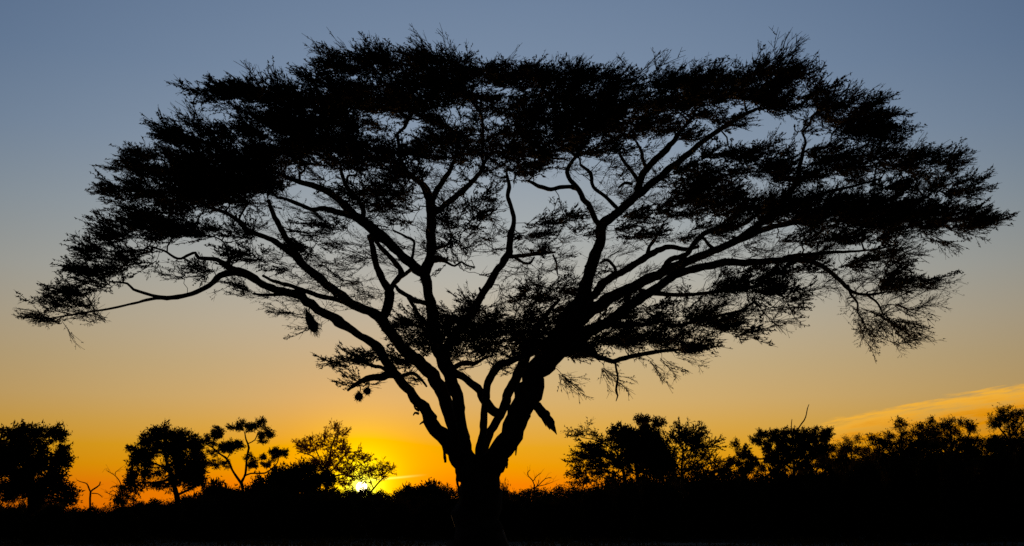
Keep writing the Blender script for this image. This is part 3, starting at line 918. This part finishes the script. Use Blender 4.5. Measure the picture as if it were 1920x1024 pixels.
acacia = build_tree('acacia_tree', sk, PADS, ACACIA, 'giant umbrella acacia with many forking limbs and layered feathery crown', 'tree',
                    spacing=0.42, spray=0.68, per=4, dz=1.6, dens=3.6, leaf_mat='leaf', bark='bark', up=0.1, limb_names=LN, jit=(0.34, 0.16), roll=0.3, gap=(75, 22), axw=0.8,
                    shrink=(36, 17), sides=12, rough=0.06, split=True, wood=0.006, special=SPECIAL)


# ------------------------------------------------------------------ weaver nests hanging in the acacia
def nest(cx, cy, rx, ry, tilt, Y, label):
    c = P(cx, cy, Y)
    m = px_m(Y)
    o = empty('bird_nest', c, label, 'nest', 'straw nests hanging in the acacia')
    mb = MB()
    nu, nv_ = 12, 9
    V = []
    for i in range(nv_):
        ph = math.pi * i / (nv_ - 1)
        for j in range(nu):
            a = 2 * math.pi * j / nu
            k = 1 + 0.12 * rng.normal()
            r = math.sin(ph) * (1 + 0.25 * math.cos(ph)) * k
            x, y, z = r * math.cos(a) * rx * m, r * math.sin(a) * rx * m, -math.cos(ph) * ry * m
            V.append((x * math.cos(tilt) + z * math.sin(tilt), y, -x * math.sin(tilt) + z * math.cos(tilt)))
    i, j = np.meshgrid(np.arange(nv_ - 1), np.arange(nu), indexing='ij')
    A = i * nu + j
    B = i * nu + (j + 1) % nu
    mb.add(np.array(V), np.stack([A, B, B + nu, A + nu], -1).reshape(-1, 4))
    body = mb.build('nest_body', 'straw', o, smooth=True)
    st_ = MB()
    V = np.array(V)
    ix = rng.integers(0, len(V), 160)
    A = V[ix] * 0.9
    B = V[ix] * rng.uniform(1.05, 1.5, (160, 1)) + rng.normal(size=(160, 3)) * 0.05 * (rx * m * 4)
    sticks(st_, A, B, 0.006, 0.003, 0.1)
    tag(st_.build('straws', 'straw', body), kind='stuff')


nest(584, 604, 9, 22, -0.45, TD - 1.6, 'long straw nest hanging below the far left limb of the acacia')
nest(688, 733, 7, 6, 0.3, TD - 1.6, 'small round straw nest below the low left branch, upper of the pair')
nest(673, 743, 7.5, 7, -0.2, TD - 1.7, 'small round straw nest below the low left branch, lower of the pair')


# ------------------------------------------------------------------ trees along the skyline
def bg_tree(name, D, limbs, pads, templates, label, rag=True, **kw):
    s = Skeleton(D)
    b = limbs[0][0]
    # trunk foot on the ground
    gy = HORIZON + (CAM_Z + 0.05) * F / D * 1.02
    first = [(b[0], gy, b[2] * 1.3)] + list(limbs[0])
    s.limb(first, 0.0, 0.0)
    for k, L in enumerate(limbs[1:]):
        s.limb(L, (k % 3 - 1) * 0.7)
    if rag:
        out = []
        for p in pads:
            out.append((p[0], p[1], p[2] * 0.78, p[3] * 0.75, p[4]) + tuple(p[5:]))
            for _ in range(3):
                an = rng.uniform(0, 6.28)
                k = rng.uniform(0.3, 0.5)
                out.append((p[0] + math.cos(an) * p[2] * 0.72, p[1] + math.sin(an) * p[3] * 0.72, max(p[2] * k, 7), max(p[3] * k, 6), p[4] * 0.9))
        pads = out
    a = dict(gap=(22, 14), jit=(0.6, 0.5), spacing=0.75, spray=0.95, per=2, dz=1.0, dens=2.0, shrink=(4, 3), sides=7, wood=0.012, up=0.2, outward=0.8)
    a.update(kw)
    return build_tree(name, s, pads, templates, label, **a)


SG = 'trees on the skyline'
bg_tree('round_tree', 70, [[(60, 960, 16), (55, 920, 14), (50, 880, 10)], [(55, 925, 9), (90, 890, 7), (95, 850, 4)], [(55, 920, 9), (15, 880, 7), (10, 840, 4)]],
        [(15, 832, 60, 36, 2.4), (85, 822, 32, 24, 2.2), (55, 860, 70, 40, 2.8), (60, 905, 75, 34, 2.8), (112, 855, 14, 16, 1.6), (-40, 850, 60, 60, 2.4), (85, 935, 45, 22, 2.4), (-35, 930, 55, 35, 2.2), (118, 905, 18, 18, 2.0), (125, 935, 14, 14, 1.6)],
        BROAD, 'massive dense tree with a wide dark crown, beside the bare dead snag', group=SG, spacing=0.7, spray=0.85, dens=1.6)
bg_tree('round_tree', 95, [[(331, 945, 10), (328, 920, 9), (318, 885, 7), (308, 850, 5)], [(325, 905, 6), (350, 880, 5), (360, 855, 3)], [(322, 900, 5), (285, 905, 4), (262, 905, 3)], [(316, 880, 4), (280, 865, 3), (255, 855, 2)], [(330, 930, 5), (360, 915, 4), (375, 905, 3)]],
        [(310, 825, 52, 20, 2.6), (272, 846, 32, 18, 1.9), (348, 848, 36, 28, 2.8), (368, 870, 22, 22, 2.8), (330, 885, 45, 18, 2.2), (265, 893, 32, 14, 1.8), (350, 905, 36, 14, 1.9), (250, 862, 16, 10, 1.4), (285, 865, 30, 10, 0.8), (300, 912, 30, 8, 0.7), (245, 915, 18, 14, 0.8), (240, 935, 30, 10, 1.4)],
        BROAD, 'domed leafy tree with sky gaps under its crown, left of the forked open tree', group=SG)
bg_tree('forked_tree', 105, [[(455, 930, 6), (452, 905, 6)],
                             [(452, 906, 5), (436, 882, 4), (430, 868, 4), (422, 858, 4), (410, 850, 3), (398, 840, 2.5), (385, 832, 2)],
                             [(452, 906, 5), (460, 888, 4), (463, 858, 4), (467, 840, 4), (461, 825, 3), (459, 812, 2)],
                             [(458, 893, 3), (470, 888, 3), (497, 887, 3), (510, 878, 2.5), (520, 868, 2), (522, 858, 2)],
                             [(420, 856, 2.5), (400, 842, 2), (402, 822, 2)], [(465, 832, 2), (478, 825, 2), (484, 810, 2)], [(425, 862, 2), (434, 845, 2)]],
        [(384, 829, 20, 10, 1.9), (402, 816, 20, 9, 1.8), (413, 808, 14, 8, 1.8), (447, 802, 20, 11, 1.9), (475, 798, 24, 12, 2.2), (502, 811, 10, 9, 2.4), (490, 822, 10, 8, 1.4), (436, 836, 28, 13, 3.0), (398, 852, 24, 10, 1.0), (420, 872, 14, 8, 0.8), (466, 862, 14, 11, 1.3), (478, 875, 12, 10, 1.2), (500, 858, 16, 8, 1.8), (526, 852, 22, 9, 2.2), (492, 872, 12, 7, 1.2), (400, 868, 14, 8, 0.9)],
        BROAD, 'open forked tree with separate flat leaf clouds on bare crooked boughs', group=SG, spacing=0.5, spray=0.6, dens=2.4, shrink=(4, 3), wood=0.009)
bg_tree('airy_tree', 130, [[(612, 940, 8), (613, 905, 7), (612, 888, 6)], [(612, 892, 4), (617, 862, 3.5), (622, 838, 3), (630, 815, 2)], [(612, 890, 4), (600, 872, 3), (585, 855, 2.5), (556, 846, 1.5)], [(614, 890, 4), (632, 872, 3), (650, 850, 2.5), (672, 848, 1.5)], [(614, 895, 3), (640, 890, 3), (665, 885, 2)], [(610, 875, 2.5), (595, 850, 2), (590, 835, 1.5)]],
        [(608, 824, 30, 16, 1.0), (630, 815, 10, 14, 1.0), (598, 845, 42, 14, 0.95), (640, 842, 25, 16, 0.9), (660, 858, 36, 20, 1.0), (565, 842, 18, 9, 0.9), (645, 882, 36, 18, 1.1), (612, 870, 40, 18, 1.0), (672, 893, 26, 12, 1.0), (590, 880, 30, 14, 1.0), (630, 905, 36, 10, 0.8)],
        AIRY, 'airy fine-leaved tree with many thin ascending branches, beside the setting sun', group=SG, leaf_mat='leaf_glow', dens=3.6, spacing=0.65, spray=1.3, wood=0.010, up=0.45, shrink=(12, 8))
bg_tree('leaning_tree', 140, [[(682, 945, 4), (690, 928, 3.5), (702, 914, 3), (712, 903, 2.5), (722, 893, 2)], [(700, 916, 2), (694, 900, 2), (690, 888, 1.5)]],
        [(694, 884, 24, 11, 1.3), (722, 883, 16, 10, 1.4), (708, 892, 20, 7, 0.9)],
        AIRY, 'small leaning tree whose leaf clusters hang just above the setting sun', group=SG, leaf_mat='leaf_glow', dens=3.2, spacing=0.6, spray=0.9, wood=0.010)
bg_tree('spreading_shrub', 85, [[(548, 950, 6), (548, 915, 5), (540, 890, 3)], [(548, 915, 4), (590, 892, 3)], [(546, 920, 4), (500, 908, 3)]],
        [(540, 888, 36, 12, 2.2), (578, 884, 28, 13, 2.4), (605, 896, 30, 12, 2.2), (520, 905, 46, 16, 2.6), (560, 908, 50, 16, 2.6), (495, 925, 50, 16, 2.6), (570, 930, 60, 16, 2.4)],
        BROAD, 'wide dark shrub spreading in front of the airy tree', cat='shrub', group='shrubs on the skyline')
bg_tree('layered_tree', 100, [[(1172, 945, 9), (1172, 905, 8), (1165, 870, 5), (1150, 835, 3)], [(1170, 900, 4), (1130, 880, 3), (1095, 882, 2)], [(1166, 872, 4), (1125, 855, 3), (1092, 860, 2)], [(1160, 850, 3), (1125, 828, 2), (1090, 820, 1.5)]],
        [(1100, 818, 22, 8, 1.1), (1122, 832, 32, 14, 1.3), (1098, 860, 22, 9, 1.4), (1094, 884, 18, 8, 1.4), (1122, 878, 32, 16, 1.5), (1145, 858, 36, 24, 2.0), (1120, 848, 30, 10, 1.2), (1150, 890, 40, 12, 1.4), (1105, 898, 20, 8, 0.8)],
        AIRY, 'layered tree with tiers of twigs pointing left, beside the dead forked shrub', group=SG, spacing=0.6, spray=1.25, wood=0.009, dens=2.6, up=0.05, jit=(0.4, 0.3), axw=0.8, shrink=(9, 6))
bg_tree('dense_tree', 95, [[(1196, 945, 9), (1196, 900, 8), (1190, 860, 5), (1180, 825, 3)], [(1194, 890, 5), (1225, 860, 4), (1235, 845, 2)]],
        [(1162, 818, 34, 16, 2.2), (1192, 816, 32, 16, 2.2), (1180, 836, 50, 26, 2.6), (1215, 852, 45, 28, 2.6), (1190, 868, 52, 22, 2.0), (1240, 870, 40, 24, 2.4)],
        BROAD, 'dense rounded tree filling the middle of the right-hand clump', group=SG)
bg_tree('tall_tree', 112, [[(1226, 940, 6), (1226, 880, 5), (1224, 820, 4), (1216, 795, 2.5)], [(1224, 825, 3), (1236, 805, 2)]],
        [(1213, 788, 20, 11, 1.8), (1234, 799, 12, 10, 2.2), (1225, 814, 20, 14, 2.2), (1225, 835, 26, 16, 2.0)],
        BROAD, 'tall slim tree whose small round top pokes above the clump', group=SG, spacing=0.6, spray=0.8)
bg_tree('thorn_tree', 90, [[(1282, 945, 8), (1280, 910, 7), (1278, 880, 5), (1280, 850, 3)], [(1279, 890, 4), (1310, 865, 3), (1325, 850, 2)], [(1279, 885, 4), (1255, 855, 3), (1250, 835, 2)]],
        [(1265, 826, 34, 14, 1.3), (1290, 830, 38, 18, 1.5), (1312, 842, 30, 20, 1.4), (1275, 858, 48, 24, 2.4), (1322, 866, 22, 16, 1.8), (1260, 885, 60, 18, 2.6), (1320, 888, 35, 16, 2.4)],
        SPIKY, 'thorny tree with bristling upright twig tips, in the right-hand clump', group=SG, spacing=0.75, spray=1.25, up=0.6, wood=0.01)
bg_tree('small_tree', 108, [[(1366, 940, 5), (1366, 905, 4), (1368, 880, 2)]],
        [(1368, 872, 18, 10, 1.8), (1362, 886, 24, 10, 2.2), (1385, 884, 12, 8, 1.4)],
        BROAD, 'low rounded tree wedged between the thorny tree and the snag-topped tree', group=SG, spacing=0.6, spray=0.75)
t12 = bg_tree('snag_topped_tree', 105, [[(1490, 945, 7), (1489, 900, 6), (1488, 860, 4), (1486, 828, 2.5), (1484, 800, 1.8), (1485, 786, 1.2)],
                                        [(1488, 850, 3), (1493, 822, 2.4), (1497, 803, 2.4), (1508, 788, 2.3), (1512, 776, 1.9), (1514, 766, 1.7), (1517, 758, 1.1)],
                                        [(1488, 880, 4), (1450, 855, 3), (1430, 830, 2)], [(1488, 870, 4), (1525, 845, 3), (1540, 820, 2)], [(1455, 860, 3), (1410, 860, 2.5), (1390, 850, 2)]],
                [(1434, 824, 34, 15, 2.3), (1390, 845, 20, 18, 2.2), (1400, 866, 28, 12, 1.8), (1428, 864, 36, 10, 1.6), (1478, 822, 34, 17, 2.4), (1520, 818, 36, 16, 2.4), (1547, 814, 14, 9, 1.8), (1532, 836, 34, 18, 2.4), (1455, 846, 34, 16, 2.0), (1490, 838, 44, 14, 2.2), (1470, 858, 50, 14, 2.0), (1520, 850, 40, 16, 2.2), (1410, 882, 30, 8, 1.6), (1480, 876, 60, 12, 1.8), (1550, 860, 30, 18, 2.4)],
                BROAD, 'broad tree with two bare dead sticks standing out of its top', group=SG, spacing=0.7, spray=0.8, limb_names={1: 'dead_stick'})
bg_tree('small_tree', 120, [[(1597, 945, 5), (1596, 880, 4), (1597, 835, 2)]],
        [(1597, 826, 16, 9, 1.5), (1570, 843, 28, 10, 2.2), (1595, 848, 36, 12, 2.4), (1590, 870, 55, 16, 2.6)],
        FINE, 'small tree with a sparse knob of leaves, in the gap below the cloud', group=SG, spacing=0.65, spray=0.9)
bg_tree('ragged_tree', 90, [[(1698, 945, 9), (1696, 900, 8), (1692, 850, 5), (1690, 812, 3)], [(1695, 870, 4), (1660, 840, 3), (1645, 825, 2)], [(1692, 850, 4), (1720, 825, 3), (1732, 805, 2)]],
        [(1645, 824, 12, 8, 1.2), (1665, 822, 14, 9, 1.3), (1690, 798, 14, 8, 1.3), (1705, 812, 28, 10, 1.2), (1660, 838, 28, 12, 2.2), (1732, 802, 12, 8, 1.3), (1710, 834, 46, 16, 2.6), (1680, 862, 60, 20, 2.8)],
        FINE, 'ragged tree with lacy leaf tips against the lower end of the cloud', group=SG, spacing=0.55, spray=0.8)
bg_tree('lacy_tree', 95, [[(1788, 945, 9), (1788, 900, 8), (1785, 850, 5), (1782, 805, 3)], [(1786, 860, 4), (1755, 825, 3), (1752, 800, 2)], [(1786, 850, 4), (1815, 820, 3), (1820, 798, 2)]],
        [(1755, 797, 18, 8, 1.3), (1782, 794, 22, 10, 1.1), (1812, 800, 18, 8, 1.0), (1772, 812, 44, 12, 1.5), (1825, 805, 12, 8, 1.3), (1755, 818, 40, 10, 2.0), (1790, 832, 60, 18, 2.8), (1770, 862, 80, 20, 2.8), (1845, 840, 40, 16, 2.4)],
        FINE, 'lacy flat-topped tree in the middle of the right-hand thicket', group=SG, spacing=0.55, spray=0.8)
bg_tree('lacy_tree', 85, [[(1902, 945, 9), (1900, 900, 8), (1898, 850, 5), (1892, 800, 3)], [(1896, 830, 4), (1872, 800, 3), (1865, 785, 2)], [(1894, 820, 4), (1915, 795, 3), (1925, 780, 2)]],
        [(1865, 785, 14, 8, 1.3), (1886, 773, 18, 9, 1.6), (1912, 780, 22, 11, 2.0), (1940, 785, 25, 14, 2.0), (1892, 797, 36, 13, 1.9), (1930, 815, 40, 14, 2.0), (1895, 832, 60, 16, 2.8), (1900, 865, 70, 22, 2.8)],
        FINE, 'tall tree with a ragged crown past the notch in the right-hand thicket', group=SG, spacing=0.5, spray=0.72)


# ------------------------------------------------------------------ dead shrubs
def dead_shrub(name, D, strokes, label, fine=0):
    s = Skeleton(D)
    b = strokes[0][0]
    gy = HORIZON + (CAM_Z + 0.05) * F / D * 1.02
    s.limb([(b[0], gy, b[2] * 1.3)] + list(strokes[0]), 0.0, 0.0)
    for k, L in enumerate(strokes[1:]):
        s.limb(L, (k % 3 - 1) * 0.3)
    rootp = s.paths[0][0][0].copy()
    o = empty(name, rootp, label, 'dead shrub', 'bare dead shrubs on the skyline')
    for k, (cp, cr) in enumerate(s.paths):
        mb = MB()
        tube(mb, cp, cr, 6, 0.05)
        # side twigs
        n = 2 + fine
        if k:
            ii = rng.integers(len(cp) // 3, len(cp), n)
            A = cp[ii]
            tn = np.gradient(cp, axis=0)[ii]
            tn /= np.linalg.norm(tn, axis=1)[:, None] + 1e-9
            B = A + (tn + rng.normal(size=(n, 3)) * 0.55 + [0, 0, 0.2]) * rng.uniform(0.2, 0.6, (n, 1)) * D / 90
            sticks(mb, A, B, 0.012 * D / 90, 0.006 * D / 90, 0.08)
        mb.build('stem' if k == 0 else 'branch', 'deadwood', o, smooth=True, origin=rootp)
    return o


dead_shrub('dead_snag', 80, [[(169, 945, 4), (169, 930, 4), (170, 922, 4)], [(170, 923, 3), (166, 913, 3), (161, 906, 2), (150, 903, 1.5), (144, 900, 1)], [(170, 922, 3), (178, 916, 3), (186, 910, 2.2), (188, 903, 2)], [(172, 925, 2), (184, 926, 1.5), (192, 933, 1)]],
           'short bare snag with a crooked fork, next to the massive dense tree')
dead_shrub('dead_sapling', 88, [[(231, 950, 3), (230, 925, 3), (229, 915, 2.5)], [(230, 918, 2.2), (224, 902, 2), (216, 892, 1.6), (208, 887, 1.2), (202, 884, 0.8)], [(216, 891, 1.4), (217, 885, 1.2), (222, 882, 0.8)], [(226, 930, 1.5), (212, 920, 1.3), (205, 925, 1)], [(230, 925, 1.5), (222, 910, 1.2), (206, 916, 1)], [(228, 935, 1.6), (210, 928, 1.4), (196, 922, 1)], [(230, 930, 1.5), (242, 920, 1.2), (250, 918, 1)]],
           'thin bare sapling with hair-fine twigs, beside the domed leafy tree', 3)
dead_shrub('dead_shrub', 92, [[(1002, 940, 3), (1001, 918, 3), (1002, 908, 2.6)], [(1002, 910, 2), (998, 900, 2), (991, 893, 1.6), (989, 887, 1.4), (994, 881, 1)], [(1000, 902, 1.6), (1006, 893, 1.4), (1014, 887, 1)], [(1003, 915, 2), (1012, 908, 1.8), (1022, 898, 1.4), (1034, 895, 1)], [(1008, 912, 1.6), (1022, 909, 1.3), (1036, 904, 0.8)], [(1004, 915, 1.6), (1010, 905, 1.4), (1009, 900, 1)]],
           'bare forked shrub on the open skyline between the acacia and the right-hand clump', 2)

# ------------------------------------------------------------------ bushes along the treeline
PROF = np.array([(-260, 930), (-100, 935), (130, 944), (200, 950), (235, 954), (262, 940), (330, 933), (395, 924), (420, 902), (440, 897), (460, 914), (485, 912), (520, 905), (600, 918), (640, 920), (678, 925), (720, 930), (760, 930),
                 (790, 926), (830, 926), (860, 930), (925, 926), (970, 928), (1040, 926), (1075, 924), (1110, 900), (1150, 893), (1220, 888), (1300, 880), (1400, 880), (1500, 872), (1570, 850), (1640, 842), (1750, 834), (1900, 828), (2200, 828)], float)
variants = []
for v in range(4):
    lf, tw = MB(), MB()
    n = 420
    a = rng.uniform(0, 2 * math.pi, n)
    ct = rng.uniform(0.02, 1, n)
    rr_ = rng.uniform(0.55, 1.0, n) ** 0.6
    s_ = np.sqrt(1 - ct ** 2)
    lump = 1 + 0.16 * np.sin(a * 3 + v) + 0.1 * np.sin(a * 5 + v * 2)
    pos = np.stack([np.cos(a) * s_ * 0.5 * lump, np.sin(a) * s_ * 0.5 * lump, ct * 0.93 * (0.9 + 0.1 * np.sin(a * 4 + v))], -1) * rr_[:, None]
    dr = pos * [1, 1, 0.8] + rng.normal(size=(n, 3)) * 0.2 + [0, 0, 0.1]
    place(lf, tw, FINE if v % 2 else BROAD, pos, dr, rng.uniform(0.15, 0.36, n))
    stems = MB()
    e = pos[rng.integers(0, n, 26)] * 0.85
    sticks(stems, e * [0.06, 0.06, 0], e, 0.012, 0.004, 0.06)
    stems.add(np.concatenate(tw.v), np.concatenate(tw.q))
    variants.append((lf.mesh('foliage', 'leaf_far'), stems.mesh('stems', 'twig')))


def bush(xpx, top, D, wpx, k, label, group):
    h = (HORIZON - top) / F * D * 0.99 + CAM_Z
    w = wpx * D / F
    x = (xpx - 960) / F * D / CP * 0.985
    o = empty('bush', (x, D, float(ground_z(x, D)) - 0.05), label, 'bush', group)
    o.scale = (w, w, h)
    o.rotation_euler = (0, 0, rng.uniform(0, 6.28))
    f = bpy.data.objects.new('foliage', variants[k][0])
    COL.objects.link(f)
    f.parent = o
    tag(f, kind='stuff')
    s = bpy.data.objects.new('stems', variants[k][1])
    COL.objects.link(s)
    s.parent = o
    return o


FEET = [(50, 'at the foot of the massive dense tree'), (170, 'below the short bare snag'), (230, 'below the thin bare sapling'), (320, 'at the foot of the domed leafy tree'), (440, 'at the foot of the open forked tree'),
        (540, 'around the wide dark spreading shrub'), (612, 'at the foot of the airy fine-leaved tree'), (690, 'directly below the setting sun'), (790, 'between the setting sun and the acacia trunk'), (900, 'behind the acacia trunk'),
        (1005, 'below the bare forked shrub'), (1120, 'at the foot of the layered tree with tiered twigs'), (1200, 'at the foot of the dense rounded tree'), (1290, 'at the foot of the thorny bristling tree'), (1368, 'below the low rounded tree in the notch'),
        (1480, 'at the foot of the tree with dead sticks'), (1597, 'below the small tree with a knob of leaves'), (1695, 'at the foot of the ragged tree'), (1785, 'at the foot of the lacy flat-topped tree'), (1900, 'at the foot of the tall ragged-crowned tree')]
xx = -240.0
i = 0
while xx < 2180:
    top = float(np.interp(xx, PROF[:, 0], PROF[:, 1])) + rng.uniform(-1, 5)
    D = rng.uniform(72, 82) if i % 2 else rng.uniform(96, 112)
    if 125 < xx < 260:
        D = rng.uniform(60, 66)
    wpx = rng.uniform(60, 92)
    near = min(FEET, key=lambda f: abs(f[0] - xx))[1]
    bush(xx, top, D, wpx, i % 4, 'low dark rounded bush ' + near, 'bushes under the skyline trees')
    xx += rng.uniform(24, 36)
    i += 1
# round bush just right of the acacia's trunk
bush(944, 903, 84, 34, 1, 'small pointed bush peeping out directly beside the acacia trunk', 'bushes under the skyline trees')


bush(806, 903, 118, 84, 2, 'broad domed bush on the low skyline between the setting sun and the acacia trunk', 'bushes under the skyline trees')
bush(772, 910, 126, 56, 0, 'small bush on the low skyline next to the broad domed bush', 'bushes under the skyline trees')


# ------------------------------------------------------------------ far-off wood
def far_wood():
    lf, tw = MB(), MB()
    n = 5000
    xp = np.where(rng.random(n) < 0.55, rng.uniform(600, 1120, n), rng.uniform(-700, 2700, n))     # the open stretch of skyline is the thickest wood
    D = rng.uniform(300, 380, n)
    hum = 7 * np.sin(xp * 0.031) + 5 * np.sin(xp * 0.083 + 1) + 4 * np.sin(xp * 0.21 + 2)
    top = np.interp(xp, [-700, 0, 140, 250, 620, 730, 780, 860, 900, 1090, 1200, 2700],
                    [925, 930, 950, 945, 917, 921, 909, 920, 916, 918, 905, 900]) - hum * 0.55
    u = rng.random(n) ** 0.7
    yb = 972.0
    y = yb + (top + 4 - yb) * u
    pos = P(xp, y, D)
    pos[:, 2] = np.maximum(pos[:, 2], 0.3)
    dr = rng.normal(size=(n, 3)) + [0, 0, 0.6]
    place(lf, tw, [(a[0][:72], a[1][:24], a[2], a[3]) for a in BROAD], pos, dr, rng.uniform(1.5, 2.8, n))
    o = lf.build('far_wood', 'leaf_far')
    tag(o, 'distant band of woodland along the whole horizon', 'woodland', kind='stuff')


far_wood()


# ------------------------------------------------------------------ grass
def grass():
    n = 42000
    d = 7 + 75 * rng.random(n) ** 1.6
    a = rng.uniform(-0.62, 0.62, n)
    x, y = d * np.sin(a), d * np.cos(a)
    keep = (np.sin(x * 0.8 + 2 * np.sin(y * 0.4)) + np.sin(y * 0.9 + x * 0.3) + rng.normal(size=n)) > -0.6
    x, y, d = x[keep], y[keep], d[keep]
    n = len(x)
    h = rng.uniform(0.12, 0.42, n) * (0.7 + 0.3 * np.sin(x * 0.5))
    base = np.stack([x, y, ground_z(x, y) - 0.01], -1)
    lean = rng.normal(size=(n, 2)) * 0.3
    b = rng.uniform(0, math.pi, n)
    w = 0.006 + 0.0006 * d
    side = np.stack([np.cos(b) * w, np.sin(b) * w, np.zeros(n)], -1)
    mid = base + np.stack([lean[:, 0] * h * 0.35, lean[:, 1] * h * 0.35, h * 0.55], -1)
    tip = base + np.stack([lean[:, 0] * h, lean[:, 1] * h, h], -1)
    V = np.stack([base - side, base + side, mid + side * 0.7, mid - side * 0.7, tip], 1)
    k = (np.arange(n) * 5)[:, None]
    mb = MB()
    mb.add(V.reshape(-1, 3), (k + [[0, 1, 2, 3]]), (k + [[3, 2, 4]]))
    tag(mb.build('grass', 'grass'), 'dry grass covering the dark plain under the acacia', 'grass', kind='stuff')


grass()
